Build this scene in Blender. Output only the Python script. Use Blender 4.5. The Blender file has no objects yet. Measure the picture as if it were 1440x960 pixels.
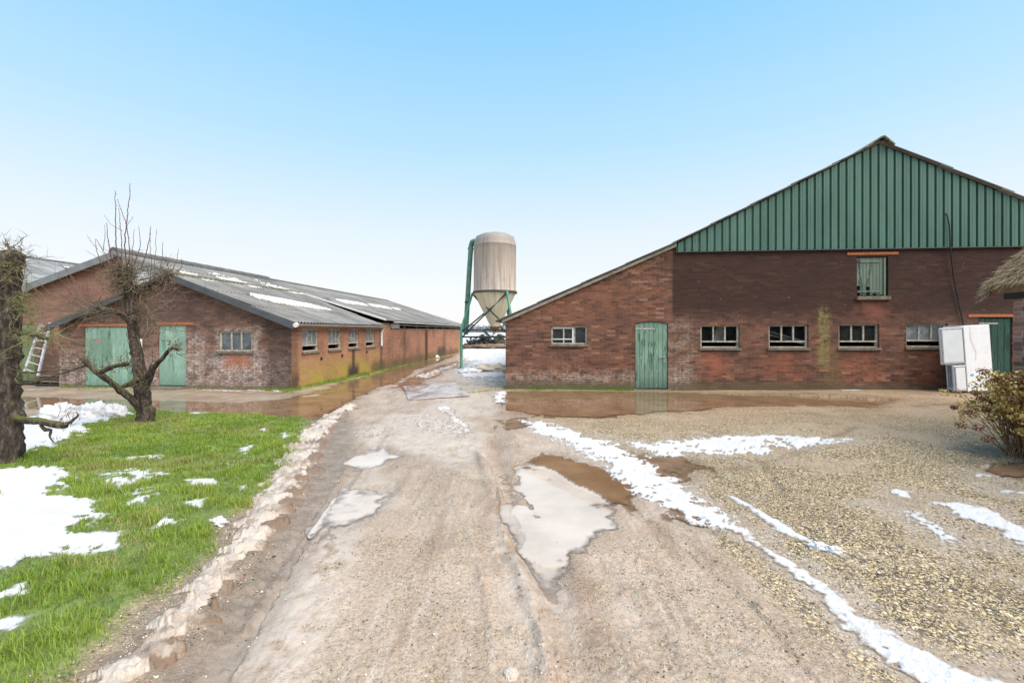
import bpy, bmesh, math, random
import numpy as np
from mathutils import Vector, Matrix
from mathutils.geometry import tessellate_polygon

random.seed(7)
rng = np.random.default_rng(7)
SC = bpy.context.scene
COL = SC.collection
F = 640.0      # focal length of the photograph in its own pixels
HZ = 465.0     # horizon row
H = 1.65       # eye height

# ------------------------------------------------------------------ helpers
def gp(px, py, z=0.0):
    Y = F * (H - z) / (py - HZ)
    return ((px - 720) / F * Y, Y)

def p3(px, py, Y):
    return Vector(((px - 720) / F * Y, Y, H + (HZ - py) / F * Y))

class Frame:
    """a building's own axes: x along the front, y to the back"""
    def __init__(s, ox, oy, ang):
        s.o = (ox, oy); s.a = ang; s.c = math.cos(ang); s.s = math.sin(ang)
    def loc(s, X, Y):
        dx, dy = X - s.o[0], Y - s.o[1]
        return dx * s.c + dy * s.s, -dx * s.s + dy * s.c
    def wor(s, x, y):
        return s.o[0] + x * s.c - y * s.s, s.o[1] + x * s.s + y * s.c
    def front(s, px, py, y=0.0):
        ox, oy = s.loc(0, 0)
        dx, dy = (px - 720) / F, 1.0
        lx, ly = dx * s.c + dy * s.s, -dx * s.s + dy * s.c
        t = (y - oy) / ly
        return ox + t * lx, H + t * (HZ - py) / F
    def side(s, px, py, x=0.0):
        ox, oy = s.loc(0, 0)
        dx, dy = (px - 720) / F, 1.0
        lx, ly = dx * s.c + dy * s.s, -dx * s.s + dy * s.c
        t = (x - ox) / lx
        return oy + t * ly, H + t * (HZ - py) / F

ANG = -math.atan(0.0953)
LF = Frame(-6.15, 12.7, ANG)
RFm = Frame(-0.183, 13.0, ANG)

def tag(o, label=None, cat=None, group=None, kind=None):
    if label: o['label'] = label
    if cat: o['category'] = cat
    if group: o['group'] = group
    if kind: o['kind'] = kind
    return o

def empty(name, loc=(0, 0, 0), rz=0.0):
    o = bpy.data.objects.new(name, None)
    COL.objects.link(o)
    o.location = loc
    o.rotation_euler = (0, 0, rz)
    o.empty_display_size = 0.2
    return o

def link(name, me, mat, parent=None):
    o = bpy.data.objects.new(name, me)
    COL.objects.link(o)
    if mat is not None:
        me.materials.append(mat)
    if parent is not None:
        o.parent = parent
    return o

class MB:
    def __init__(s):
        s.v = []; s.f = []
    def add(s, vs, fs):
        b = len(s.v)
        s.v += [tuple(p) for p in vs]
        s.f += [tuple(b + i for i in f) for f in fs]
        return s
    def box(s, x0, x1, y0, y1, z0, z1, M=None):
        vs = [(x0, y0, z0), (x1, y0, z0), (x1, y1, z0), (x0, y1, z0), (x0, y0, z1), (x1, y0, z1), (x1, y1, z1), (x0, y1, z1)]
        if M is not None: vs = [M @ Vector(p) for p in vs]
        return s.add(vs, [(0, 3, 2, 1), (4, 5, 6, 7), (0, 1, 5, 4), (1, 2, 6, 5), (2, 3, 7, 6), (3, 0, 4, 7)])
    def tube(s, pts, rad, n=8, jit=0.0, cap=True):
        pts = [Vector(p) for p in pts]
        if not isinstance(rad, (list, tuple)): rad = [rad] * len(pts)
        rings = []
        up = None
        for i, p in enumerate(pts):
            d = (pts[min(i + 1, len(pts) - 1)] - pts[max(i - 1, 0)])
            if d.length < 1e-9: d = Vector((0, 0, 1))
            d.normalize()
            if up is None:
                up = Vector((1, 0, 0)) if abs(d.x) < 0.8 else Vector((0, 1, 0))
            a = d.cross(up)
            if a.length < 1e-6: a = d.orthogonal()
            a.normalize(); b = d.cross(a); up = b.cross(d) if False else up
            ring = []
            for k in range(n):
                t = 2 * math.pi * k / n
                r = rad[i] * (1 + (random.uniform(-jit, jit) if jit else 0))
                ring.append(p + a * math.cos(t) * r + b * math.sin(t) * r)
            rings.append(ring)
        vs = [q for r in rings for q in r]
        fs = []
        for i in range(len(rings) - 1):
            for k in range(n):
                k2 = (k + 1) % n
                fs.append((i * n + k, i * n + k2, (i + 1) * n + k2, (i + 1) * n + k))
        if cap:
            fs.append(tuple(reversed(range(n))))
            fs.append(tuple((len(rings) - 1) * n + k for k in range(n)))
        return s.add(vs, fs)
    def lathe(s, prof, n=32, cx=0, cy=0):
        vs = []; fs = []
        for r, z in prof:
            for k in range(n):
                t = 2 * math.pi * k / n
                vs.append((cx + r * math.cos(t), cy + r * math.sin(t), z))
        for i in range(len(prof) - 1):
            for k in range(n):
                k2 = (k + 1) % n
                fs.append((i * n + k, i * n + k2, (i + 1) * n + k2, (i + 1) * n + k))
        return s.add(vs, fs)
    def build(s, name, mat, parent=None, smooth=False, bevel=0.0, recalc=False, sharp=35):
        me = bpy.data.meshes.new(name)
        me.from_pydata(s.v, [], s.f)
        if recalc:
            bm = bmesh.new(); bm.from_mesh(me)
            bmesh.ops.recalc_face_normals(bm, faces=bm.faces)
            bm.to_mesh(me); bm.free()
        me.update()
        o = link(name, me, mat, parent)
        if smooth:
            me.polygons.foreach_set('use_smooth', [True] * len(me.polygons))
            if sharp: me.set_sharp_from_angle(angle=math.radians(sharp))
        if bevel:
            m = o.modifiers.new('bevel', 'BEVEL'); m.width = bevel; m.segments = 2; m.limit_method = 'ANGLE'
        return o

def np_mesh(name, V, Q, mat, attrs=None, parent=None, smooth=True):
    """V (n,3) and faces (m,k) in numpy"""
    me = bpy.data.meshes.new(name)
    V = np.asarray(V, dtype=np.float32); Q = np.asarray(Q, dtype=np.int32)
    me.vertices.add(len(V)); me.vertices.foreach_set('co', V.ravel())
    k = Q.shape[1]
    me.loops.add(Q.size); me.loops.foreach_set('vertex_index', Q.ravel())
    me.polygons.add(len(Q)); me.polygons.foreach_set('loop_start', np.arange(0, Q.size, k, dtype=np.int32))
    me.update(calc_edges=True)
    if smooth: me.polygons.foreach_set('use_smooth', np.ones(len(Q), dtype=bool))
    for an, arr in (attrs or {}).items():
        arr = np.asarray(arr, dtype=np.float32)
        if arr.ndim == 1:
            a = me.attributes.new(an, 'FLOAT', 'POINT'); a.data.foreach_set('value', arr)
        else:
            a = me.attributes.new(an, 'FLOAT_COLOR', 'POINT'); a.data.foreach_set('color', arr.ravel())
    me.validate()
    return link(name, me, mat, parent)

# ------------------------------------------------------------------ numpy noise
_perm = rng.permutation(512)
_perm = np.concatenate([_perm, _perm, _perm])
_gr = rng.uniform(0, 2 * np.pi, 512)
_gx, _gy = np.cos(_gr), np.sin(_gr)
def perlin(x, y):
    xi = np.floor(x).astype(np.int64); yi = np.floor(y).astype(np.int64)
    xf = x - xi; yf = y - yi
    u = xf * xf * xf * (xf * (xf * 6 - 15) + 10); v = yf * yf * yf * (yf * (yf * 6 - 15) + 10)
    def g(ix, iy, dx, dy):
        h = _perm[(_perm[ix & 511] + iy) & 511]
        return _gx[h] * dx + _gy[h] * dy
    a = g(xi, yi, xf, yf); b = g(xi + 1, yi, xf - 1, yf)
    c = g(xi, yi + 1, xf, yf - 1); d = g(xi + 1, yi + 1, xf - 1, yf - 1)
    return ((a + u * (b - a)) + v * ((c + u * (d - c)) - (a + u * (b - a)))) * 1.5
def fbm(x, y, s=1.0, o=4, g=0.5):
    t = 0; a = 1.0; n = 0
    for i in range(o):
        t = t + a * perlin(x * s + 17.3 * i, y * s - 9.1 * i); n += a; a *= g; s *= 2.03
    return t / n * 1.4
def sstep(a, b, x):
    t = np.clip((x - a) / (b - a), 0, 1)
    return t * t * (3 - 2 * t)
def sdf(X, Y, pts, margin=1.5):
    """signed distance to a closed polygon, negative inside; +margin where far"""
    pts = np.asarray(pts, float)
    out = np.full(X.shape, margin)
    lo = pts.min(0) - margin; hi = pts.max(0) + margin
    m = (X > lo[0]) & (X < hi[0]) & (Y > lo[1]) & (Y < hi[1])
    x, y = X[m], Y[m]
    d = np.full(x.shape, 1e9); ins = np.zeros(x.shape, bool)
    n = len(pts)
    for i in range(n):
        a = pts[i]; b = pts[(i + 1) % n]
        ex, ey = b - a
        wx, wy = x - a[0], y - a[1]
        t = np.clip((wx * ex + wy * ey) / (ex * ex + ey * ey + 1e-12), 0, 1)
        d = np.minimum(d, (wx - ex * t) ** 2 + (wy - ey * t) ** 2)
        c = ((a[1] <= y) & (b[1] > y)) | ((b[1] <= y) & (a[1] > y))
        with np.errstate(divide='ignore', invalid='ignore'):
            xc = a[0] + (y - a[1]) / (b[1] - a[1] + 1e-12) * ex
        ins ^= c & (x < xc)
    d = np.sqrt(d)
    out[m] = np.minimum(np.where(ins, -d, d), margin)
    return out
def pld(X, Y, pts, W, margin=1.5):
    """signed distance to a strip: polyline with a half width per point; also side (+right) and arc length"""
    pts = np.asarray(pts, float); W = np.asarray(W, float)
    out = np.full(X.shape, margin); side = np.zeros(X.shape); arc = np.zeros(X.shape)
    lo = pts.min(0) - margin - W.max(); hi = pts.max(0) + margin + W.max()
    m = (X > lo[0]) & (X < hi[0]) & (Y > lo[1]) & (Y < hi[1])
    x, y = X[m], Y[m]
    best = np.full(x.shape, 1e9); sd = np.zeros(x.shape); ac = np.zeros(x.shape)
    L = 0.0
    for i in range(len(pts) - 1):
        a = pts[i]; b = pts[i + 1]; ex, ey = b - a; l = math.hypot(ex, ey)
        wx, wy = x - a[0], y - a[1]
        t = np.clip((wx * ex + wy * ey) / (l * l + 1e-12), 0, 1)
        d = np.sqrt((wx - ex * t) ** 2 + (wy - ey * t) ** 2) - (W[i] + (W[i + 1] - W[i]) * t)
        k = d < best
        best = np.where(k, d, best)
        cr = (wx * ey - wy * ex) / (l + 1e-9)
        sd = np.where(k, cr, sd); ac = np.where(k, L + t * l, ac)
        L += l
    out[m] = np.minimum(best, margin); side[m] = sd; arc[m] = ac
    return out, side, arc
def gpoly(pp):
    return [gp(*q) for q in pp]

# ------------------------------------------------------------------ node helpers
class NT:
    def __init__(s, name):
        s.m = bpy.data.materials.new(name); s.m.use_nodes = True
        s.t = s.m.node_tree
        s.t.nodes.clear()
        s.out = s.t.nodes.new('ShaderNodeOutputMaterial')
    def node(s, typ, **kw):
        n = s.t.nodes.new(typ)
        for k, v in kw.items(): setattr(n, k, v)
        return n
    def put(s, sock, v):
        if isinstance(v, bpy.types.NodeSocket): s.t.links.new(v, sock)
        elif isinstance(v, (tuple, list)) and len(v) == 3 and sock.type == 'RGBA': sock.default_value = (*v, 1)
        else: sock.default_value = v
    def math(s, op, a, b=0.0, c=None, clamp=False):
        n = s.node('ShaderNodeMath', operation=op, use_clamp=clamp)
        s.put(n.inputs[0], a); s.put(n.inputs[1], b)
        if c is not None: s.put(n.inputs[2], c)
        return n.outputs[0]
    def mul(s, a, b): return s.math('MULTIPLY', a, b)
    def plus(s, a, b): return s.math('ADD', a, b)
    def mix(s, f, a, b, mode='MIX'):
        n = s.node('ShaderNodeMix', data_type='RGBA', blend_type=mode, clamp_factor=True)
        s.put(n.inputs[0], f); s.put(n.inputs[6], a); s.put(n.inputs[7], b)
        return n.outputs[2]
    def fmix(s, f, a, b):
        n = s.node('ShaderNodeMix', data_type='FLOAT', clamp_factor=True)
        s.put(n.inputs[0], f); s.put(n.inputs[2], a); s.put(n.inputs[3], b)
        return n.outputs[0]
    def rng(s, v, a, b, c=0.0, d=1.0, smooth=True):
        n = s.node('ShaderNodeMapRange', interpolation_type='SMOOTHSTEP' if smooth else 'LINEAR')
        s.put(n.inputs[0], v); s.put(n.inputs[1], a); s.put(n.inputs[2], b); s.put(n.inputs[3], c); s.put(n.inputs[4], d)
        return n.outputs[0]
    def obj(s):
        if not hasattr(s, '_o'): s._o = s.node('ShaderNodeTexCoord').outputs['Object']
        return s._o
    def xyz(s, v=None):
        n = s.node('ShaderNodeSeparateXYZ'); s.put(n.inputs[0], v if v is not None else s.obj())
        return n.outputs[0], n.outputs[1], n.outputs[2]
    def comb(s, x, y, z):
        n = s.node('ShaderNodeCombineXYZ'); s.put(n.inputs[0], x); s.put(n.inputs[1], y); s.put(n.inputs[2], z)
        return n.outputs[0]
    def scale(s, v, sx, sy, sz):
        n = s.node('ShaderNodeVectorMath', operation='MULTIPLY'); s.put(n.inputs[0], v); n.inputs[1].default_value = (sx, sy, sz)
        return n.outputs[0]
    def noise(s, v, sc, det=4, ro=0.55, dist=0.0, col=False):
        n = s.node('ShaderNodeTexNoise'); s.put(n.inputs['Vector'], v); n.inputs['Scale'].default_value = sc
        n.inputs['Detail'].default_value = det; n.inputs['Roughness'].default_value = ro; n.inputs['Distortion'].default_value = dist
        return n.outputs[1 if col else 0]
    def voro(s, v, sc, feature='F1', rnd=1.0):
        n = s.node('ShaderNodeTexVoronoi', feature=feature); s.put(n.inputs['Vector'], v); n.inputs['Scale'].default_value = sc
        n.inputs['Randomness'].default_value = rnd
        return n
    def ramp(s, f, stops, interp='LINEAR'):
        n = s.node('ShaderNodeValToRGB'); s.put(n.inputs[0], f)
        r = n.color_ramp; r.interpolation = interp
        while len(r.elements) < len(stops): r.elements.new(0.5)
        for e, (p, c) in zip(r.elements, stops):
            e.position = p; e.color = (*c, 1)
        return n.outputs[0]
    def attr(s, name, col=False):
        n = s.node('ShaderNodeAttribute'); n.attribute_name = name
        return n.outputs[0] if col else n.outputs[2]
    def rand(s): return s.node('ShaderNodeObjectInfo').outputs['Random']
    def bump(s, h, strength=0.5, dist=0.01):
        n = s.node('ShaderNodeBump'); s.put(n.inputs['Height'], h); s.put(n.inputs['Strength'], strength); s.put(n.inputs['Distance'], dist)
        return n.outputs[0]
    def prin(s, col, rough=0.7, spec=0.5, metal=0.0, normal=None, **kw):
        n = s.node('ShaderNodeBsdfPrincipled')
        s.put(n.inputs['Base Color'], col); s.put(n.inputs['Roughness'], rough)
        s.put(n.inputs['Specular IOR Level'], spec); s.put(n.inputs['Metallic'], metal)
        if normal is not None: s.put(n.inputs['Normal'], normal)
        for k, v in kw.items(): s.put(n.inputs[k], v)
        return n.outputs[0]
    def done(s, sh):
        s.t.links.new(sh, s.out.inputs[0]); return s.m

def brick_mat(name, axis, c1, c2, mortar, stains=(), msize=0.012, dark=0.35, scale=1.0):
    t = NT(name)
    x, y, z = t.xyz()
    u = x if axis == 'x' else y
    vec = t.comb(u, z, 0.0)
    wob = t.noise(vec, 6.0, 2)
    vv = t.comb(u, t.plus(z, t.mul(t.plus(wob, -0.5), 0.012)), 0.0)
    b = t.node('ShaderNodeTexBrick')
    t.put(b.inputs['Vector'], vv)
    t.put(b.inputs['Color1'], c1); t.put(b.inputs['Color2'], c2); t.put(b.inputs['Mortar'], mortar)
    b.inputs['Scale'].default_value = 1.0
    b.inputs['Mortar Size'].default_value = msize; b.inputs['Mortar Smooth'].default_value = 0.3
    b.inputs['Bias'].default_value = 0.0
    b.inputs['Brick Width'].default_value = 0.22 * scale; b.inputs['Row Height'].default_value = 0.062 * scale
    b.offset = 0.5
    col = b.outputs[0]
    # single bricks burnt dark or bleached
    cell = t.node('ShaderNodeTexWhiteNoise', noise_dimensions='2D')
    row = t.math('FLOOR', t.math('DIVIDE', z, 0.062 * scale))
    cx = t.math('FLOOR', t.math('DIVIDE', t.plus(u, t.mul(t.math('MODULO', row, 2.0), 0.11 * scale)), 0.22 * scale))
    t.put(cell.inputs['Vector'], t.comb(cx, row, 0.0))
    col = t.mix(t.mul(t.rng(cell.outputs[0], 0.5, 1.0), min(1, dark * 1.7)), col, (0.04, 0.027, 0.024))
    col = t.mix(t.mul(t.rng(cell.outputs[0], 0.12, 0.0), 0.55), col, (0.42, 0.22, 0.14))
    n1 = t.noise(vec, 0.7, 5, 0.6)
    col = t.mix(t.rng(n1, 0.42, 0.72, 0.0, 0.55), col, (0.07, 0.042, 0.035))
    rows = t.noise(t.comb(t.mul(u, 0.35), t.mul(z, 16.1), 0.0), 1.0, 2)
    col = t.mix(t.rng(rows, 0.5, 0.75, 0.0, 0.15), col, (0.06, 0.038, 0.03))
    for (u0, u1, v0, v1, su, sv, sc, amt, namp, nsc, brk) in stains:
        nn = t.math('SUBTRACT', t.noise(t.comb(u, t.mul(z, 0.6), 3.1), nsc, 4, 0.65), 0.5)
        uu = t.plus(u, t.mul(nn, namp)); vz = t.plus(z, t.mul(nn, namp * 0.8))
        f = t.mul(t.mul(t.rng(uu, u0 - su, u0 + su), t.rng(uu, u1 + su, u1 - su)), t.mul(t.rng(vz, v0 - sv, v0 + sv), t.rng(vz, v1 + sv, v1 - sv)))
        if brk:
            f = t.mul(f, t.rng(t.noise(vec, brk, 5, 0.7), 0.36, 0.62))
            if sc[0] > 0.39:      # lime sits mostly in the joints and on single bricks
                spk = t.rng(t.noise(t.comb(t.mul(u, 0.45), z, 1.7), 20.0, 4, 0.75), 0.52, 0.58)
                f = t.mul(f, t.math('ADD', t.math('ADD', 0.16, t.mul(b.outputs[1], 0.6)), t.mul(spk, 1.3), clamp=True))
        col = t.mix(t.mul(f, amt), col, sc)
    fleck = t.mul(t.rng(t.noise(t.comb(t.mul(u, 0.6), z, 5.2), 17.0, 4, 0.75), 0.66, 0.72), t.rng(t.noise(vec, 0.9, 4), 0.42, 0.62))
    col = t.mix(t.mul(fleck, 0.65), col, (0.52, 0.44, 0.36))
    fine = t.noise(vec, 45.0, 3, 0.7)
    col = t.mix(0.55, col, t.ramp(fine, [(0.25, (0.55, 0.55, 0.55)), (0.75, (1.5, 1.5, 1.5))]), 'MULTIPLY')
    hgt = t.plus(t.mul(b.outputs[1], -1.0), t.mul(fine, 0.6))
    return t.done(t.prin(col, 0.88, 0.25, normal=t.bump(hgt, 0.7, 0.012)))

def plain(name, c, rough=0.7, metal=0.0, var=0.25, sc=6.0, spec=0.4, dirt=None, bump=0.0, stretch=None):
    t = NT(name)
    v = t.obj() if stretch is None else t.scale(t.obj(), *stretch)
    n = t.noise(v, sc, 5, 0.62)
    col = t.mix(t.rng(n, 0.3, 0.7, 0.0, 1.0), tuple(k * (1 - var) for k in c), tuple(min(1, k * (1 + var)) for k in c))
    if dirt:
        col = t.mix(t.rng(t.noise(v, sc * 0.37, 6, 0.7), 0.5, 0.72, 0.0, 0.75), col, dirt)
    nm = t.bump(t.noise(v, sc * 5, 4), bump, 0.01) if bump else None
    return t.done(t.prin(col, t.rng(n, 0.2, 0.8, rough - 0.08, min(1, rough + 0.1)), spec, metal, normal=nm))
# ================================================================== GROUND
px_cols = np.arange(-560, 561, 1.15) / 455.0
th = np.arctan(px_cols)
wide = np.radians(np.arange(math.degrees(th[-1]) + 1.5, 180.1, 2.5))
TH = np.concatenate([-wide[::-1], th, wide])
rr = [0.05, 0.3, 0.6, 0.9, 1.15]
r = 1.3
while r < 4000:
    rr.append(r)
    stp = 1.25 * r * r / 750.9
    if r < 45: stp = min(stp, 0.10 + max(0, r - 12) * 0.006)
    else: stp = min(stp, r * 0.07)
    r += max(stp, 0.003)
RR = np.array(rr)
nR, nT = len(RR), len(TH)
GX = (RR[:, None] * np.sin(TH)[None, :]).ravel()
GY = (RR[:, None] * np.cos(TH)[None, :]).ravel()
i, j = np.meshgrid(np.arange(nR - 1), np.arange(nT - 1), indexing='ij')
a = (i * nT + j).ravel()
GQ = np.stack([a, a + 1, a + nT + 1, a + nT], 1)   # upward facing
R_ = np.hypot(GX, GY)
near = R_ < 60

N1 = fbm(GX, GY, 0.5, 4)
N2 = fbm(GX + 31, GY - 7, 2.1, 4)
N3 = fbm(GX - 11, GY + 23, 7.0, 3)
N4 = fbm(GX + 5, GY + 3, 22.0, 2)
fade = np.clip(1 - (R_ - 14) / 30, 0, 1)

# --- what lies where (outlines measured on the photograph, laid on the ground)
TRK = gpoly([(170, 1000), (215, 958), (330, 845), (388, 757), (430, 690), (452, 640), (470, 592), (492, 566), (540, 535), (600, 511), (640, 497),
             (655, 486), (640, 478), (700, 478), (709, 545), (760, 592), (830, 622), (900, 662), (965, 722), (1045, 792), (1130, 862), (1260, 965), (1300, 1000)])
TRK = TRK + [(1.2, 0.4), (-1.1, 0.4)]
CON = [LF.wor(-30, -0.1), LF.wor(-30, -2.2)] + gpoly([(-500, 583), (0, 578), (190, 574), (340, 580), (440, 584), (480, 572), (520, 548), (590, 517), (655, 494)]) + [LF.wor(0, 24), LF.wor(0, 0)]
GRS = gpoly([(-420, 640), (-200, 606), (0, 592), (110, 584), (200, 580), (330, 580), (430, 586), (424, 620), (404, 660), (368, 692), (318, 736), (268, 792), (205, 850), (140, 905), (80, 958), (40, 1000)]) + [(-1.55, 0.8), (-7, 0.8), (-9.5, 2.5)]
RIDGE = gpoly([(118, 1010), (212, 925), (276, 850), (334, 780), (384, 716), (414, 665), (436, 625), (464, 592), (490, 572)])
RW = [0.13, 0.125, 0.115, 0.105, 0.12, 0.16, 0.20, 0.20, 0.10]

s_trk = sdf(GX, GY, TRK) + 0.12 * N2 + 0.05 * N3
m_trk = sstep(0.14, -0.14, s_trk)
s_con = sdf(GX, GY, CON) + 0.10 * N2
m_con = sstep(0.05, -0.05, s_con)
s_grs = sdf(GX, GY, GRS) + 0.16 * N2 + 0.06 * N3
m_grs = sstep(0.12, -0.12, s_grs)
far_grass = 0.0 * R_

z = 0.012 * N1 * fade + 0.006 * N2 * fade
z = z + 0.10 * sstep(3, 11, GX) * sstep(5, 11, GY)
z = z + m_grs * (0.05 + 0.03 * N2 + 0.012 * N3)
z = z - m_con * 0.02 * sstep(0, -0.5, s_con) * 0.5
rough_t = (0.5 + 0.5 * np.clip(N1 * 1.5, -1, 1))
z = z + m_trk * (0.010 * N3 * (0.4 + rough_t) + 0.006 * N4 * rough_t) + (1 - m_trk) * (1 - m_con) * (1 - m_grs) * near * 0.004 * N4
ruts = [([(545, 605), (498, 672), (440, 750), (372, 845), (300, 955), (270, 1000)], 0.13, -0.030),
        ([(585, 600), (545, 660), (490, 745), (430, 840), (372, 960)], 0.10, -0.008),
        ([(500, 640), (470, 690), (405, 790), (345, 880)], 0.035, 0.022),
        ([(690, 600), (712, 670), (745, 760), (775, 850), (800, 950), (808, 1000)], 0.12, -0.026),
        ([(672, 640), (700, 720), (728, 800), (757, 880), (775, 955)], 0.045, 0.026),
        ([(700, 690), (735, 770), (768, 860), (790, 940)], 0.03, 0.022),
        ([(745, 650), (790, 720), (850, 800), (905, 880), (960, 965)], 0.12, -0.012),
        ([(640, 620), (640, 700), (636, 800), (630, 960)], 0.35, 0.016),
        ([(640, 700), (672, 790), (690, 880), (700, 970)], 0.04, 0.012),
        ([(1200, 600), (1100, 640), (1015, 660)], 0.1, -0.02),
        ([(1060, 640), (1100, 690)], 0.05, -0.02)]
RUT = np.zeros_like(z); RIM = np.zeros_like(z)
for pts, w, d in ruts:
    s, sd, ac = pld(GX, GY, gpoly(pts), [0.0] * len(pts), 1.2)
    s = s + 0.035 * N2 + 0.02 * N3
    g_ = np.exp(-(s / w) ** 2) * (0.75 + 0.5 * N2)
    z = z + 1.5 * d * g_
    RUT = np.maximum(RUT, g_ * (d < -0.015)); RIM = np.maximum(RIM, g_ * (d > 0.02))
# tyre tread prints across the soft mud
s, sd, ac = pld(GX, GY, gpoly([(700, 628), (760, 612), (810, 592)]), [0.12, 0.12, 0.12], 1.0)
z = z + 0.010 * np.sin(ac * 52) * sstep(0.06, -0.04, s)
s, sd, ac = pld(GX, GY, gpoly([(445, 690), (380, 800), (320, 890)]), [0.06, 0.06, 0.06], 1.0)
z = z + 0.007 * np.sin(ac * 60 + sd * 30) * sstep(0.03, -0.02, s) * (N1 > -0.3)
# clods pushed up beside the wheel tracks
for cx, cy, n, sp in ((752, 905, 16, 30), (905, 800, 30, 35), (640, 780, 26, 28), (735, 770, 14, 22), (790, 760, 10, 16), (1000, 860, 16, 40), (500, 640, 16, 20), (330, 930, 10, 22)):
    for k in range(n):
        wx, wy = gp(cx + random.gauss(0, sp), cy + random.gauss(0, sp))
        rad = random.uniform(0.012, 0.035)
        q = np.abs(GX - wx) + np.abs(GY - wy) < 0.2
        d2 = ((GX[q] - wx) ** 2 + (GY[q] - wy) ** 2) / rad ** 2
        z[q] += rad * 0.45 * np.exp(-d2) * (1 + 0.7 * N4[q])
# cut bank on the right side of the shovelled ridge
s_rid, side_rid, arc_rid = pld(GX, GY, RIDGE, RW, 1.5)
bank = sstep(0.10, -0.08, s_rid)
z = z + 0.03 * bank

# --- puddles: (outline, pale 0..1, depth)
PUD = [
 ([(706, 551), (800, 550), (893, 551), (945, 552), (1060, 556), (1190, 559), (1262, 566), (1215, 573), (1120, 570), (1020, 572), (930, 577), (860, 583), (760, 582), (712, 574)], 0.0, 0.03),
 ([(728, 652), (760, 664), (800, 690), (846, 716), (846, 738), (822, 762), (782, 772), (766, 735), (742, 702), (724, 676)], 0.9, 0.03),
 ([(736, 650), (762, 638), (800, 645), (842, 660), (884, 688), (872, 704), (846, 714), (800, 688)], 0.0, 0.03),
 ([(690, 700), (738, 706), (775, 745), (790, 800), (770, 820), (745, 770), (705, 730)], 0.7, 0.02),
 ([(498, 640), (540, 629), (560, 640), (520, 656), (482, 650)], 1.0, 0.02),
 ([(492, 690), (545, 690), (520, 716), (470, 744), (452, 738)], 0.9, 0.02),
 ([(415, 588), (340, 583), (210, 577), (60, 572), (-250, 572), (-250, 560), (60, 559), (210, 563), (330, 566), (440, 556), (520, 533), (560, 520), (590, 516), (560, 534), (490, 560), (470, 575), (440, 588)], 0.0, 0.02),
 ([(418, 556), (470, 541), (540, 521), (600, 506), (640, 498), (620, 508), (560, 526), (480, 550)], 0.05, 0.02),
 ([(550, 545), (600, 520), (650, 505), (640, 515), (600, 532), (575, 548)], 0.1, 0.015),
 ([(866, 634), (900, 640), (930, 655), (955, 672), (930, 668), (890, 652)], 0.1, 0.025),
 ([(920, 648), (950, 640), (980, 655), (960, 668), (930, 662)], 0.1, 0.02),
 ([(938, 700), (965, 712), (985, 735), (958, 724)], 0.1, 0.02),
 ([(1385, 655), (1440, 650), (1520, 655), (1480, 672), (1410, 668)], 0.05, 0.03),
 ([(700, 590), (730, 588), (745, 598), (715, 603)], 0.2, 0.015),
]
FILM = np.zeros_like(z)
for pp, am in (([(470, 690), (520, 700), (470, 800), (420, 960), (270, 965), (340, 865), (415, 750)], 1.0), ([(690, 655), (735, 700), (775, 780), (805, 850), (785, 960), (735, 900), (700, 780)], 0.75),
               ([(560, 578), (650, 600), (690, 640), (640, 665), (560, 632), (500, 612)], 0.9), ([(860, 800), (945, 930), (1000, 965), (890, 965), (850, 860)], 0.6), ([(620, 546), (708, 556), (700, 592), (600, 580)], 0.6),
               ([(500, 640), (560, 650), (560, 700), (470, 760), (470, 700)], 0.6), ([(720, 590), (800, 610), (790, 640), (730, 640)], 0.5), ([(905, 640), (985, 660), (1035, 735), (985, 740), (900, 700)], 0.5)):
    s = sdf(GX, GY, gpoly(pp), 1.5) + 0.30 * N1 + 0.22 * N2 + 0.10 * N3
    FILM = np.maximum(FILM, am * sstep(0.12, -0.16, s) * sstep(-0.5, 0.1, N2 + 0.6 * N3 + 0.25))
FILM = FILM * (1 - m_grs)
# broken crusty edges pressed up by wheels: small steps in the mud
for pts, hh_, w in (([(668, 632), (694, 668), (716, 720), (736, 790), (757, 850), (772, 905), (778, 960)], 0.032, 0.06), ([(700, 700), (730, 755), (752, 800)], -0.025, 0.05), ([(722, 655), (740, 700), (765, 740), (788, 765), (792, 790)], 0.03, 0.08),
                    ([(548, 612), (500, 680), (448, 752), (400, 815)], 0.022, 0.05), ([(596, 605), (640, 618), (672, 640)], 0.02, 0.06), ([(810, 830), (860, 890), (905, 955)], 0.015, 0.05), ([(690, 560), (720, 600), (735, 640)], 0.02, 0.08),
                    ([(470, 700), (425, 770), (380, 850), (335, 930)], -0.02, 0.05), ([(880, 700), (930, 745), (1000, 800), (1080, 870), (1150, 960)], -0.012, 0.06)):
    s, sd, ac = pld(GX, GY, gpoly(pts), [0.0] * len(pts), 0.8)
    sd2 = sd + 0.03 * N3 + 0.02 * N2 + 0.010 * N4
    z = z + hh_ * sstep(-0.008, 0.010, sd2) * np.exp(-(s / (w * 1.6)) ** 2) * np.clip(0.9 + 0.6 * N2, 0.2, 1.5)
    RIM = np.maximum(RIM, np.exp(-(sd2 / 0.02) ** 2) * np.exp(-(s / w) ** 2) * 0.9)
wet = np.zeros_like(z); WL = np.full_like(z, -9.0); PALE = np.zeros_like(z)
water_id = np.full(z.shape, -1)
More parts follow.
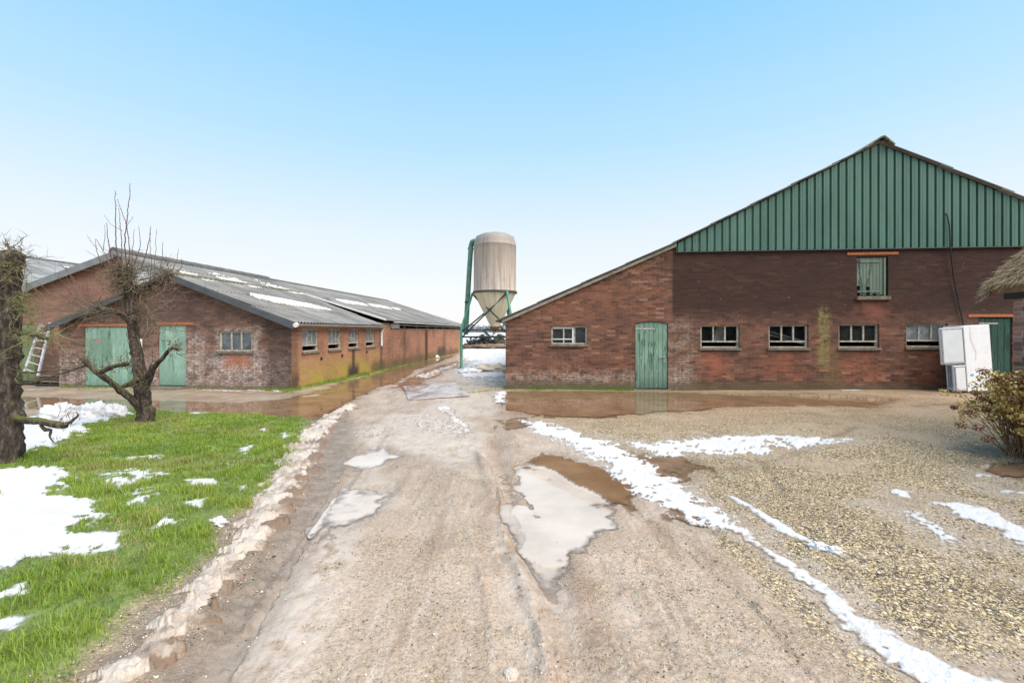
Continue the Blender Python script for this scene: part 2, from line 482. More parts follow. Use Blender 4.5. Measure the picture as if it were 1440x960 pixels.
for k, (pp, pale, dep) in enumerate(PUD):
    poly = gpoly(pp)
    s = sdf(GX, GY, poly, 1.4)
    c = np.array(poly).mean(0)
    sc = 0.5 + 0.06 * math.hypot(*c)
    s = s + (0.10 * N2 + 0.05 * N3 + 0.10 * N1) * sc
    inn = s < 0
    if not inn.any(): continue
    L = float(np.percentile(z[inn], 10 if k == 6 else 30)) - 0.004
    m = sstep(0.16 * sc, -0.10 * sc, s)
    z = z + m * (L - dep + 0.010 * N2 + 0.005 * N3 - z)
    wet = np.maximum(wet, sstep(0.45 * sc, 0.0, s))
    near_p = s < 0.25 * sc
    WL = np.where(near_p & (WL < -5), L, WL)
    PALE = np.where(near_p & (water_id < 0), pale, PALE)
    water_id = np.where(near_p & (water_id < 0), k, water_id)
wet = np.maximum(wet, m_trk * sstep(-0.25, 0.35, N1 + 0.4 * N2) * 0.6)
wet = np.maximum(wet, m_con * 0.75)
wet = np.maximum(wet, RUT * 0.9)
brown = sstep(7.2, 9.6, GY - 0.02 * GX + 0.5 * N1) * (1 - sstep(15, 25, GY)) * sstep(-0.6, 0.2, GX + 0.3 * N2)
brown = np.maximum(brown, np.clip(0.45 * RUT + 0.55 * RIM, 0, 1))
brown = np.maximum(brown, m_trk * 0.55 * sstep(0.15, 0.6, fbm(GX * 2.2 + 3, GY * 0.5, 0.9, 4)))
brown = np.maximum(brown, sstep(0.16, 0.0, s_rid) * (side_rid > 0) * 0.8)

dirtstrip = (1 - m_grs) * sstep(1.0, 0.6, sdf(GX, GY, GRS, 1.5)) * (GX < 0) * (1 - m_con)
GZ = z
m_far = sstep(38, 55, R_)
gattr = dict(far=m_far, film=FILM, trk=m_trk, con=m_con, grs=np.maximum(m_grs, far_grass), wet=wet, brown=brown, soil=np.clip(dirtstrip, 0, 1), big=N1 * 0.5 + 0.5)

def ground_mat():
    t = NT('ground_surface')
    P = t.obj()
    trk, con, grs, wetn, brn, soil = [t.attr(k) for k in ('trk', 'con', 'grs', 'wet', 'brown', 'soil')]
    P2 = t.scale(P, 1, 1, 0)
    warp = t.noise(P2, 9.0, 2, col=True)
    Pw = t.node('ShaderNodeVectorMath', operation='MULTIPLY_ADD')
    t.put(Pw.inputs[0], warp); Pw.inputs[1].default_value = (0.03, 0.03, 0); t.put(Pw.inputs[2], P2)
    Pw = Pw.outputs[0]
    # gravel: rounded pebbles of two sizes
    v1 = t.voro(Pw, 44.0); v2 = t.voro(Pw, 85.0)
    r1 = t.xyz(v1.outputs['Color'])[0]; r2 = t.xyz(v2.outputs['Color'])[1]
    peb = [(0.0, (0.07, 0.055, 0.04)), (0.12, (0.22, 0.165, 0.105)), (0.3, (0.40, 0.275, 0.12)), (0.5, (0.54, 0.385, 0.175)), (0.68, (0.48, 0.385, 0.25)), (0.85, (0.68, 0.53, 0.28)), (1.0, (0.74, 0.65, 0.50))]
    g1 = t.ramp(r1, peb); g2 = t.ramp(r2, peb)
    pick = t.rng(t.noise(P2, 14.0, 3), 0.42, 0.58)
    gcol = t.mix(pick, g1, g2)
    edge = t.fmix(pick, v1.outputs['Distance'], v2.outputs['Distance'])
    gcol = t.mix(t.rng(edge, 0.38, 0.70, 0, 0.92), gcol, (0.05, 0.036, 0.022))
    gn = t.noise(P2, 0.55, 5, 0.6)
    gcol = t.mix(t.rng(gn, 0.46, 0.68, 0.0, 0.5), gcol, (0.20, 0.145, 0.09))
    gn2 = t.noise(P2, 1.7, 5, 0.65)
    gcol = t.mix(t.rng(gn2, 0.53, 0.70, 0.0, 0.6), gcol, (0.40, 0.31, 0.22))
    # near the barn the gravel is trodden into brown silt
    bcol = t.mix(t.rng(r2, 0.2, 0.9), (0.17, 0.105, 0.058), (0.50, 0.34, 0.205))
    bcol = t.mix(t.rng(t.noise(t.scale(P2, 0.5, 1.6, 1), 1.2, 5), 0.5, 0.7, 0, 0.7), bcol, (0.10, 0.065, 0.04))
    gcol = t.mix(t.mul(brn, 0.75), gcol, bcol)
    # track: pale clay with grit pressed into it
    mn = t.noise(P2, 1.3, 6, 0.62)
    mcol = t.ramp(mn, [(0.25, (0.34, 0.24, 0.165)), (0.5, (0.44, 0.335, 0.245)), (0.75, (0.52, 0.415, 0.315))])
    streak = t.noise(t.scale(P2, 7.0, 0.9, 1), 1.0, 5, 0.6)
    mcol = t.mix(t.rng(streak, 0.50, 0.68, 0, 0.50), mcol, (0.29, 0.19, 0.125))
    streak2 = t.noise(t.scale(P2, 16.0, 1.6, 1), 1.0, 5, 0.65)
    mcol = t.mix(t.rng(streak2, 0.52, 0.70, 0, 0.6), mcol, (0.55, 0.46, 0.38))
    gm = t.rng(t.noise(P2, 1.9, 5, 0.7), 0.46, 0.60)
    gritA = t.mul(t.rng(r2, 0.72, 0.80), t.rng(v2.outputs['Distance'], 0.6, 0.35))
    gritB = t.mul(t.rng(r2, 0.16, 0.10), t.rng(v2.outputs['Distance'], 0.6, 0.35))
    mcol = t.mix(t.mul(gritA, t.fmix(gm, 0.25, 0.8)), mcol, t.ramp(r1, [(0.0, (0.6, 0.52, 0.42)), (0.6, (0.42, 0.30, 0.18)), (1.0, (0.7, 0.65, 0.58))]))
    mcol = t.mix(t.mul(gritB, t.fmix(gm, 0.25, 0.85)), mcol, (0.08, 0.06, 0.045))
    mcol = t.mix(t.mul(gm, 0.30), mcol, gcol)
    mcol = t.mix(t.mul(brn, 0.6), mcol, (0.24, 0.145, 0.085))
    sof_ = t.noise(P2, 38.0, 6, 0.75)
    mcol = t.mix(0.75, mcol, t.ramp(sof_, [(0.28, (0.38, 0.33, 0.29)), (0.5, (0.98, 0.97, 0.96)), (0.72, (1.5, 1.5, 1.5))]), 'MULTIPLY')
    film = t.mul(t.attr('film'), t.rng(t.noise(P2, 6.0, 6, 0.75), 0.30, 0.55, 0.35, 1.0))
    mcol = t.mix(film, mcol, t.mix(t.noise(t.scale(P2, 5, 1.2, 1), 1.6, 5), (0.38, 0.30, 0.235), (0.60, 0.51, 0.42)))
    gcol = t.mix(t.mul(film, 0.8), gcol, (0.47, 0.39, 0.32))
    silt = t.mul(t.rng(t.noise(t.scale(P2, 1, 0.8, 1), 0.9, 6, 0.68), 0.50, 0.62), 0.62)
    gcol = t.mix(silt, gcol, t.mix(t.noise(P2, 24.0, 5, 0.75), (0.22, 0.15, 0.095), (0.42, 0.32, 0.22)))
    # concrete slabs, wet and silty
    cn = t.noise(P2, 1.1, 6, 0.65)
    ccol = t.ramp(cn, [(0.3, (0.22, 0.155, 0.10)), (0.5, (0.33, 0.25, 0.18)), (0.7, (0.42, 0.34, 0.26))])
    px_, py_, pz_ = t.xyz(P)
    lx = t.plus(t.mul(px_, 0.9955), t.mul(py_, -0.0948)); ly = t.plus(t.mul(px_, 0.0948), t.mul(py_, 0.9955))
    jx = t.math('ABSOLUTE', t.math('SUBTRACT', t.math('FRACT', t.mul(lx, 0.5)), 0.5))
    jy = t.math('ABSOLUTE', t.math('SUBTRACT', t.math('FRACT', t.plus(t.mul(ly, 0.5), 0.3)), 0.5))
    joint = t.math('MAXIMUM', t.rng(jx, 0.488, 0.495), t.rng(jy, 0.488, 0.495))
    ccol = t.mix(t.mul(joint, 0.8), ccol, (0.07, 0.06, 0.035))
    # bare soil at the lawn edge
    sn = t.noise(P2, 6.0, 6, 0.7)
    scol = t.ramp(sn, [(0.3, (0.12, 0.085, 0.055)), (0.55, (0.24, 0.18, 0.13)), (0.75, (0.34, 0.27, 0.2))])
    grcol = t.ramp(t.noise(P2, 3.0, 6, 0.7), [(0.3, (0.07, 0.085, 0.02)), (0.5, (0.13, 0.17, 0.035)), (0.7, (0.20, 0.25, 0.06))])
    col = t.mix(trk, gcol, mcol)
    col = t.mix(t.mul(soil, 0.85), col, scol)
    col = t.mix(con, col, ccol)
    col = t.mix(grs, col, grcol)
    fcol = t.mix(t.rng(t.noise(t.scale(P2, 0.02, 0.05, 1), 1.0, 5), 0.52, 0.66), (0.55, 0.55, 0.54), (0.25, 0.23, 0.15))
    col = t.mix(t.attr('far'), col, fcol)
    wn = t.math('MULTIPLY', wetn, t.rng(t.noise(P2, 5.0, 4), 0.25, 0.6, 0.5, 1.0))
    col = t.mix(t.mul(wn, 0.30), col, (0.10, 0.07, 0.045))
    dry = t.math('SUBTRACT', 1.0, wn)
    rough = t.fmix(wn, 0.72, 0.22)
    rough = t.fmix(trk, rough, t.mul(rough, 0.78))
    rough = t.fmix(film, rough, 0.24)
    rough = t.fmix(t.mul(trk, t.rng(streak, 0.46, 0.62)), rough, 0.26)
    peb_h = t.plus(t.mul(edge, -0.9), t.mul(r1, 0.35))
    soft = t.noise(P2, 60.0, 5, 0.7)
    hg = t.fmix(t.mul(trk, 0.85), peb_h, t.plus(t.mul(t.plus(soft, sof_), 0.9), t.plus(t.mul(gritA, 0.6), t.mul(gritB, 0.4))))
    hg = t.fmix(con, hg, t.mul(soft, 0.3))
    hg = t.fmix(t.mul(silt, t.math('SUBTRACT', 1.0, trk)), hg, t.mul(sof_, 0.5))
    st = t.mul(t.fmix(wn, 0.95, 0.4), t.fmix(film, 1.0, 0.35))
    return t.done(t.prin(col, rough, 0.5, normal=t.bump(hg, st, 0.012)))
M_ground = ground_mat()

def sub_mesh(name, mask_f, Zs, mat, attrs, smooth=True):
    q = GQ[mask_f]
    used = np.unique(q)
    remap = np.full(len(GX), -1, np.int64); remap[used] = np.arange(len(used))
    V = np.stack([GX[used], GY[used], Zs[used]], 1)
    return np_mesh(name, V, remap[q], mat, {k: v[used] for k, v in attrs.items()}, smooth=smooth)

fm = lambda arr: arr[GQ].mean(1)
# ---- water
def water_mat():
    t = NT('muddy_water')
    P = t.scale(t.obj(), 1, 1, 0)
    pale = t.attr('pale')
    n = t.noise(P, 1.5, 5, 0.6)
    c = t.mix(t.rng(n, 0.3, 0.7), (0.15, 0.085, 0.043), (0.235, 0.145, 0.08))
    c2 = t.mix(t.rng(n, 0.3, 0.7), (0.43, 0.36, 0.30), (0.54, 0.465, 0.395))
    c = t.mix(pale, c, c2)
    body = t.prin(c, 0.04, 0.5, IOR=1.33, normal=t.bump(t.noise(P, 3.0, 3), 0.06, 0.004))
    fr = t.node('ShaderNodeFresnel'); fr.inputs[0].default_value = 1.33
    gl = t.node('ShaderNodeBsdfGlossy'); gl.inputs['Roughness'].default_value = 0.04; gl.inputs[0].default_value = (1, 1, 1, 1)
    tr = t.node('ShaderNodeBsdfTransparent'); tr.inputs[0].default_value = (0.90, 0.87, 0.84, 1)
    sk = t.node('ShaderNodeMixShader'); t.put(sk.inputs[0], fr.outputs[0]); t.put(sk.inputs[1], tr.outputs[0]); t.put(sk.inputs[2], gl.outputs[0])
    ms = t.node('ShaderNodeMixShader')
    t.put(ms.inputs[0], t.rng(t.plus(t.attr('depth'), t.mul(t.plus(t.noise(P, 14.0, 5, 0.7), -0.5), 0.014)), -0.001, 0.022))
    t.put(ms.inputs[1], sk.outputs[0]); t.put(ms.inputs[2], body)
    return t.done(ms.outputs[0])
M_water = water_mat()
f_w = (fm((WL - GZ > 0).astype(float)) > 0.0)
wz = np.where(WL > -5, WL, GZ - 0.02)
for nm, sel in (('puddle', fm(PALE) <= 0.4), ('silty_puddle', fm(PALE) > 0.4)):
    ok = f_w & sel & (fm((WL > -5).astype(float)) > 0.99)
    tag(sub_mesh(nm, ok, wz, M_water, dict(pale=PALE, depth=np.clip(wz - GZ, -0.01, 0.1))), kind='structure')

# ---- snow lying about (one melting layer) and the dirty shovelled ridge
def snow_mat(name, clean, dirty, thin=False):
    t = NT(name)
    P = t.obj()
    d = t.attr('dirt')
    n = t.noise(P, 7.0, 6, 0.7)
    f = t.rng(t.plus(d, t.mul(t.plus(n, -0.5), 0.8)), 0.15, 0.85)
    c = t.mix(f, clean, dirty)
    mud = t.rng(t.noise(P, 16.0, 6, 0.75), 0.54, 0.66)
    c = t.mix(t.mul(mud, t.math('MULTIPLY', d, 1.3, clamp=True)), c, tuple(k * 0.8 for k in dirty))
    sp = t.rng(t.noise(P, 60.0, 3, 0.8), 0.62, 0.70)
    c = t.mix(t.mul(sp, t.math('MULTIPLY', d, 1.6, clamp=True)), c, (0.2, 0.15, 0.1))
    h = t.plus(t.noise(P, 35.0, 5, 0.7), t.mul(t.noise(P, 9.0, 3), 1.2))
    sh = t.prin(c, 0.55, 0.35, normal=t.bump(h, 0.7, 0.02))
    if thin:
        cov = t.attr('cover'); e = t.noise(P, 22.0, 6, 0.75)
        fa = t.rng(t.plus(cov, t.mul(t.plus(e, -0.5), 1.1)), 0.10, 0.80)
        tr = t.node('ShaderNodeBsdfTransparent'); ms = t.node('ShaderNodeMixShader')
        t.put(ms.inputs[0], fa); t.put(ms.inputs[1], tr.outputs[0]); t.put(ms.inputs[2], sh)
        sh = ms.outputs[0]
    return t.done(sh)
M_snow = snow_mat('snow_surface', (0.63, 0.62, 0.605), (0.46, 0.375, 0.30))
M_thin = snow_mat('melting_snow', (0.58, 0.57, 0.555), (0.40, 0.30, 0.22), True)
M_slush = snow_mat('slush_surface', (0.53, 0.45, 0.37), (0.20, 0.132, 0.085))

SNOW = [  # outline, thickness, edge noise, patchiness, dirt
 ([(-300, 690), (-60, 668), (0, 664), (60, 660), (108, 664), (112, 690), (78, 700), (150, 712), (152, 732), (112, 752), (96, 772), (60, 790), (30, 806), (0, 822), (-120, 850), (-300, 840)], 0.045, 0.16, 0.15, 0.0),
 ([(130, 668), (200, 660), (205, 690), (160, 700), (128, 690)], 0.025, 0.15, 0.55, 0.0),
 ([(118, 672), (160, 664), (240, 664), (262, 676), (210, 684), (150, 684)], 0.025, 0.2, 0.6, 0.0),
 ([(180, 690), (240, 684), (262, 700), (200, 722), (150, 726)], 0.025, 0.22, 0.7, 0.0),
 ([(205, 742), (250, 726), (262, 738), (215, 756)], 0.02, 0.15, 0.5, 0.0),
 ([(300, 652), (330, 648), (328, 660), (304, 662)], 0.02, 0.12, 0.6, 0.0),
 ([(330, 690), (352, 684), (350, 694), (334, 698)], 0.02, 0.08, 0.4, 0.0),
 ([(390, 612), (412, 608), (408, 622), (392, 624)], 0.02, 0.12, 0.5, 0.0),
 ([(355, 606), (380, 604), (376, 610)], 0.02, 0.10, 0.4, 0.0),
 ([(155, 648), (235, 643), (228, 652), (160, 656)], 0.025, 0.15, 0.5, 0.0),
 ([(60, 786), (110, 755), (175, 752), (170, 778), (120, 786)], 0.03, 0.12, 0.3, 0.0),
 ([(165, 700), (245, 694), (240, 706), (160, 716)], 0.025, 0.13, 0.5, 0.0),
 ([(252, 680), (306, 678), (300, 690), (258, 690)], 0.025, 0.10, 0.3, 0.0),
 ([(258, 712), (292, 706), (290, 722), (254, 724)], 0.03, 0.10, 0.3, 0.0),
 ([(100, 730), (190, 720), (180, 742), (110, 756)], 0.02, 0.2, 0.9, 0.0),
 ([(0, 835), (60, 825), (30, 850), (-30, 865)], 0.03, 0.1, 0.3, 0.0),
 ([(-20, 888), (30, 870), (52, 878), (10, 902)], 0.035, 0.06, 0.1, 0.0),
 ([(335, 634), (358, 628), (352, 648), (338, 644)], 0.03, 0.10, 0.4, 0.0),
 ([(280, 630), (310, 632), (300, 640)], 0.02, 0.10, 0.4, 0.0),
 ([(375, 650), (400, 650), (395, 656)], 0.02, 0.08, 0.4, 0.0),
 ([(262, 582), (300, 580), (300, 584), (262, 586)], 0.03, 0.08, 0.3, 0.0),
 ([(-300, 640), (0, 600), (55, 584), (175, 580), (195, 585), (128, 600), (120, 612), (70, 632), (30, 644), (-60, 655), (-300, 690)], 0.05, 0.14, 0.12, 0.0),
 # right of the track
 ([(728, 590), (762, 592), (815, 606), (862, 622), (905, 640), (948, 672), (985, 700), (1034, 728), (1036, 742), (1008, 744), (975, 730), (930, 712), (890, 690), (862, 668), (835, 640), (790, 622), (745, 606)], 0.03, 0.22, 0.42, 0.10),
 ([(800, 628), (838, 632), (850, 650), (815, 648)], 0.015, 0.2, 0.6, 0.3),
 ([(880, 622), (950, 618), (1010, 612), (1100, 611), (1200, 617), (1175, 626), (1100, 632), (1040, 640), (990, 640), (940, 642), (905, 636)], 0.025, 0.22, 0.40, 0.12),
 ([(1236, 683), (1275, 684), (1290, 700), (1268, 702)], 0.02, 0.12, 0.45, 0.05),
 ([(1240, 712), (1290, 715), (1340, 745), (1375, 768), (1330, 772), (1290, 745)], 0.02, 0.18, 0.6, 0.1),
 ([(1310, 706), (1380, 708), (1440, 738), (1520, 780), (1520, 800), (1440, 776), (1390, 752), (1345, 728)], 0.03, 0.14, 0.25, 0.05),
 ([(1360, 664), (1412, 668), (1400, 674), (1366, 670)], 0.02, 0.08, 0.3, 0.05),
 ([(1390, 686), (1440, 690), (1500, 690), (1480, 698), (1410, 694)], 0.02, 0.1, 0.4, 0.05),
 ([(1300, 700), (1330, 694), (1340, 702)], 0.015, 0.1, 0.6, 0.1),
 ([(1390, 940), (1430, 936), (1450, 950), (1410, 956)], 0.03, 0.06, 0.3, 0.05),
 # on the track and beyond the silo
 ([(560, 588), (600, 580), (668, 600), (672, 620), (640, 616), (600, 606), (570, 604)], 0.012, 0.25, 0.7, 0.45),
 ([(612, 572), (632, 570), (668, 606), (655, 610)], 0.02, 0.12, 0.4, 0.3),
 ([(640, 520), (668, 508), (712, 505), (716, 528), (690, 531), (648, 530)], 0.06, 0.25, 0.15, 0.2),
 ([(656, 490), (700, 484), (716, 500), (690, 506), (664, 504)], 0.05, 0.35, 0.3, 0.15),
 ([(655, 476), (640, 474), (760, 473), (750, 486), (664, 489)], 0.06, 0.6, 0.2, 0.1),
 ([(652, 489), (664, 487), (730, 486), (730, 506), (655, 507), (646, 500)], 0.05, 0.3, 0.4, 0.2),
 ([(640, 506), (655, 500), (716, 508), (714, 540), (664, 543), (652, 530)], 0.012, 0.25, 0.75, 0.4),
 ([(580, 528), (640, 510), (650, 512), (600, 532)], 0.015, 0.3, 0.6, 0.3),
 ([(694, 552), (712, 549), (711, 566), (696, 566)], 0.03, 0.15, 0.3, 0.1),
 ([(472, 602), (540, 596), (600, 604), (560, 612), (490, 618)], 0.008, 0.25, 0.8, 0.6),
]
STRIPS = [ # centre line, half widths, thickness, edge noise, patch, dirt
 ([(1030, 742), (1072, 770), (1112, 798), (1150, 826), (1176, 852), (1210, 880), (1255, 912), (1305, 940), (1370, 968), (1420, 1000)], [0.07, 0.055, 0.06, 0.06, 0.07, 0.08, 0.10, 0.11, 0.12, 0.12], 0.035, 0.085, 0.25, 0.16),
 ([(1008, 690), (1040, 706), (1080, 730), (1112, 750), (1150, 768), (1182, 780)], [0.03, 0.05, 0.06, 0.06, 0.045, 0.05], 0.035, 0.04, 0.10, 0.0),
 ([(286, 548), (330, 549), (345, 549)], [0.05, 0.08, 0.05], 0.03, 0.05, 0.1, 0.0),
 ([(350, 548), (372, 549)], [0.07, 0.06], 0.03, 0.05, 0.1, 0.0),
 ([(376, 546), (392, 550)], [0.06, 0.05], 0.03, 0.05, 0.1, 0.0),
 ([(140, 546), (180, 546)], [0.06, 0.05], 0.03, 0.08, 0.3, 0.0),
 ([(20, 548), (70, 547)], [0.06, 0.05], 0.02, 0.08, 0.3, 0.0),
 ([(230, 547), (256, 547)], [0.06, 0.05], 0.02, 0.08, 0.4, 0.0),
]
T = np.zeros_like(GZ); D = np.zeros_like(GZ); CV = np.zeros_like(GZ); HALO = np.zeros_like(GZ)
def lay(s, th_, en, patch, dirt, soft=0.10):
    global T, D, CV, HALO
    s = s + en * (1.0 * N2 + 0.8 * N3 + 0.5 * N1 * (en > 0.1)) + 0.3 * en * N4
    if dirt > 0.03: HALO = np.maximum(HALO, 0.75 * sstep(0.22, -0.02, s + 0.10 * N2 + 0.06 * N3))
    m = sstep(0.02, -soft, s) * sstep(-0.15, 0.2, N2 * 0.9 + N3 * 0.7 + 0.3 * N4 + 1.15 - 1.4 * patch)
    tt = 0.55 * th_ * np.clip(m, 0, 1) ** 0.8 * (0.75 + 0.35 * N2 + 0.15 * N4)
    tt = np.where(m > 0.02, tt, 0)
    D = np.where(tt > T, dirt + (0.9 if dirt > 0.03 else 0.12) * (1 - m) + 0.35 * (dirt > 0.03) * np.clip(N2 + 0.5 * N3, 0, 1), D)
    T = np.maximum(T, tt); CV = np.maximum(CV, m * (1 - 0.35 * min(1, patch * 1.2)))
for pp, th_, en, pa, di in SNOW: lay(sdf(GX, GY, gpoly(pp), 1.2), th_, en, pa, di)
for pp, w, th_, en, pa, di in STRIPS: lay(pld(GX, GY, gpoly(pp), np.array(w) * 1.35, 1.0)[0], th_, en, pa, di, 0.09)
wet_lim = np.where(WL > -5, np.maximum(GZ, WL), GZ)
SNOW_T = T
HALO = np.clip(HALO, 0, 1)
FILM[:] = np.maximum(FILM, HALO)
wet[:] = np.maximum(wet, HALO * 0.5)
f_trk = fm(m_trk) > 0.5; f_con = (fm(m_con) > 0.5) & ~f_trk; f_grs = (fm(m_grs) > 0.5) & ~f_con & ~f_trk
f_far = fm(R_) > 48
for nm, msk in (('dirt_track', f_trk & ~f_far), ('concrete_yard', f_con & ~f_far), ('lawn_ground', f_grs & ~f_far), ('gravel_yard', ~(f_trk | f_con | f_grs) & ~f_far), ('field', f_far)):
    tag(sub_mesh(nm, msk, GZ, M_ground, gattr), kind='structure')

sz = np.where(T > 0.001, wet_lim + T, GZ - 0.012)
tag(sub_mesh('snow', fm((T > 0.001).astype(float)) > 0.2, sz, M_thin, dict(dirt=D, cover=CV)), 'thin melting snow lying in patches on the grass and gravel', 'snow', kind='stuff')

# shovelled slush ridge along the left edge of the track: overlapping slabs
cell = 0.16
best = np.full_like(GZ, -1.0)
q = (s_rid < 0.35)
bx, by = GX[q], GY[q]; hb = np.zeros(q.sum()); dcol = np.zeros(q.sum())
RP = np.array(RIDGE)
seg = np.hypot(*np.diff(RP, axis=0).T); cum = np.concatenate([[0], np.cumsum(seg)])
nl = 420
for k in range(nl):
    u = cum[-1] * rng.uniform(0, 1) ** 0.85; ii = np.searchsorted(cum, u) - 1
    ii = max(0, min(ii, len(seg) - 1)); tt = (u - cum[ii]) / seg[ii]
    c = RP[ii] + (RP[ii + 1] - RP[ii]) * tt
    d = (RP[ii + 1] - RP[ii]) / seg[ii]; nrm = np.array([d[1], -d[0]])
    w = RW[ii] + (RW[ii + 1] - RW[ii]) * tt
    off = rng.normal(-0.15, 0.55) * w
    c = c + nrm * off
    big_ = rng.uniform() < 0.30
    ra = rng.uniform(0.09, 0.19) if big_ else rng.uniform(0.018, 0.07); rb = ra * rng.uniform(0.35, 0.6); an = rng.normal(0.55, 0.45)
    ca, sa = math.cos(an), math.sin(an)
    dx, dy = bx - c[0] + 0.05 * N3[q], by - c[1] + 0.05 * N2[q]
    a1 = (dx * (nrm[0] * ca + d[0] * sa) + dy * (nrm[1] * ca + d[1] * sa)) / ra
    b1 = (dx * (-nrm[0] * sa + d[0] * ca) + dy * (-nrm[1] * sa + d[1] * ca)) / rb
    e = 1 - (np.abs(a1) ** 2.2 + np.abs(b1) ** 2.2) + 0.25 * N3[q]
    # a flat tilted cake: thin on the lawn side, broken off on the track side
    hh = (rng.uniform(0.015, 0.045) + rng.uniform(0.0, 0.028) * a1 + rng.uniform(-0.012, 0.012) * b1) * np.clip(e * 4.5, 0, 1) ** 0.6
    hh = np.where(e > 0, np.maximum(hh, 0), 0)
    dcol = np.where(hh > hb, rng.uniform(0.0, 0.6) + (0.45 if off > 0.45 * w else 0), dcol)
    hb = np.maximum(hb, hh)
prof = sstep(0.03, -0.12, s_rid[q] + 0.10 * N2[q] + 0.05 * N3[q])
hb = np.maximum(hb, prof * (0.016 + 0.014 * N2[q] + 0.006 * N3[q]))
dcol = np.where(hb > 0.026, dcol, np.maximum(dcol, 0.30 + 0.35 * N2[q]))
TS = np.zeros_like(GZ); DS = np.zeros_like(GZ)
hb = 0.8 * hb * sstep(0.3, 0.16, s_rid[q]) * (1 + 0.35 * N3[q] + 0.45 * N4[q])
TS[q] = np.where(hb > 0.006, hb, 0); DS[q] = dcol + 0.5 * sstep(0.03, 0.16, side_rid[q] - 0.06 + 0.05 * N3[q])
tag(sub_mesh('slush_ridge', fm((TS > 0).astype(float)) > 0.2, np.where(TS > 0, GZ + TS, GZ - 0.012), M_slush, dict(dirt=DS)),
    'lumpy ridge of dirty shovelled snow along the left track edge', 'slush', kind='stuff')

# fast lookup of the ground height anywhere
_lr = np.log
def gz(x, y):
    r = math.hypot(x, y); tt = math.atan2(x, y)
    ir = int(np.clip(np.searchsorted(RR, r), 1, nR - 1)); it = int(np.clip(np.searchsorted(TH, tt), 1, nT - 1))
    return float(GZ[ir * nT + it])
def gidx(x, y):
    r = np.hypot(x, y); tt = np.arctan2(x, y)
    ir = np.clip(np.searchsorted(RR, r), 1, nR - 1); it = np.clip(np.searchsorted(TH, tt), 1, nT - 1)
    return ir * nT + it
# ================================================================== BUILDINGS
def wall_mb(outline, holes, th, f):
    """outline/holes in (u, v); f(u, d, v) -> point, d = depth into the wall"""
    loops = [outline] + holes
    flat = [p for l in loops for p in l]
    tris = tessellate_polygon([[Vector((p[0], p[1], 0)) for p in l] for l in loops])
    mb = MB(); n = len(flat)
    vs = [f(u, 0.0, v) for u, v in flat] + [f(u, th, v) for u, v in flat]
    fs = [tuple(t) for t in tris] + [tuple(n + k for k in reversed(t)) for t in tris]
    b = 0
    for l in loops:
        m = len(l)
        for k in range(m):
            fs.append((b + k, b + (k + 1) % m, n + b + (k + 1) % m, n + b + k))
        b += m
    mb.add(vs, fs)
    return mb
def rect(u0, u1, v0, v1): return [(u0, v0), (u1, v0), (u1, v1), (u0, v1)]
def frontf(y0): return lambda u, d, v: (u, y0 + d, v)
def sidef(x0): return lambda u, d, v: (x0 - d, u, v)      # faces +x
def fbox(mb, f, u0, u1, d0, d1, v0, v1):
    P = [f(u0, d0, v0), f(u1, d0, v0), f(u1, d1, v0), f(u0, d1, v0), f(u0, d0, v1), f(u1, d0, v1), f(u1, d1, v1), f(u0, d1, v1)]
    mb.add(P, [(0, 3, 2, 1), (4, 5, 6, 7), (0, 1, 5, 4), (1, 2, 6, 5), (2, 3, 7, 6), (3, 0, 4, 7)])

# --- materials
M_brickR = brick_mat('barn_brick', 'x', (0.155, 0.056, 0.031), (0.28, 0.105, 0.058), (0.17, 0.125, 0.092), [
    (4.62, 30, 2.0, 5.0, 0.06, 0.35, (0.040, 0.021, 0.017), 0.84, 0.15, 0.6, 0),          # sooty upper part with a straight left edge
    (4.0, 30, 1.2, 2.2, 2.0, 0.6, (0.09, 0.05, 0.04), 0.40, 0.5, 0.7, 1.6),
    (1.2, 2.2, 0.35, 1.02, 0.12, 0.15, (0.40, 0.23, 0.15), 0.45, 0.2, 1.5, 2.5),        # washed brick under the sills
    (5.45, 6.15, 0.30, 1.05, 0.25, 0.25, (0.38, 0.125, 0.075), 0.7, 0.9, 1.3, 1.8),
    (7.15, 8.0, 0.25, 1.05, 0.25, 0.25, (0.36, 0.12, 0.07), 0.6, 0.9, 1.4, 1.9),
    (9.0, 10.1, 0.25, 1.05, 0.3, 0.3, (0.40, 0.13, 0.075), 0.75, 0.9, 1.2, 1.5),
    (9.4, 10.3, 1.7, 2.5, 0.3, 0.3, (0.34, 0.125, 0.075), 0.6, 0.8, 1.4, 1.6),
    (10.9, 12.2, 0.25, 1.05, 0.3, 0.3, (0.36, 0.12, 0.07), 0.6, 0.9, 1.3, 1.7),
    (0.9, 3.6, 2.0, 2.9, 0.6, 0.3, (0.36, 0.14, 0.08), 0.35, 0.8, 1.2, 2.0),
    (8.42, 8.72, 0.7, 2.25, 0.06, 0.2, (0.28, 0.25, 0.085), 0.75, 0.22, 5.0, 9.0),      # moss run
    (8.5, 9.0, 0.2, 1.2, 0.2, 0.2, (0.22, 0.19, 0.07), 0.5, 0.3, 3.0, 3.0),
    (4.3, 5.2, 0.1, 1.9, 0.3, 0.3, (0.50, 0.40, 0.31), 0.65, 0.5, 2.0, 3.5),            # lime bloom
    (-1, 5.2, -0.5, 0.5, 0.3, 0.2, (0.56, 0.47, 0.39), 0.75, 0.5, 3.0, 5.0),
    (-1, 30, -0.5, 0.22, 0.5, 0.12, (0.115, 0.095, 0.055), 0.75, 0.25, 1.5, 0),
    (0.6, 4.0, -0.5, 0.08, 0.5, 0.06, (0.09, 0.14, 0.02), 0.8, 0.15, 3.0, 0),
])
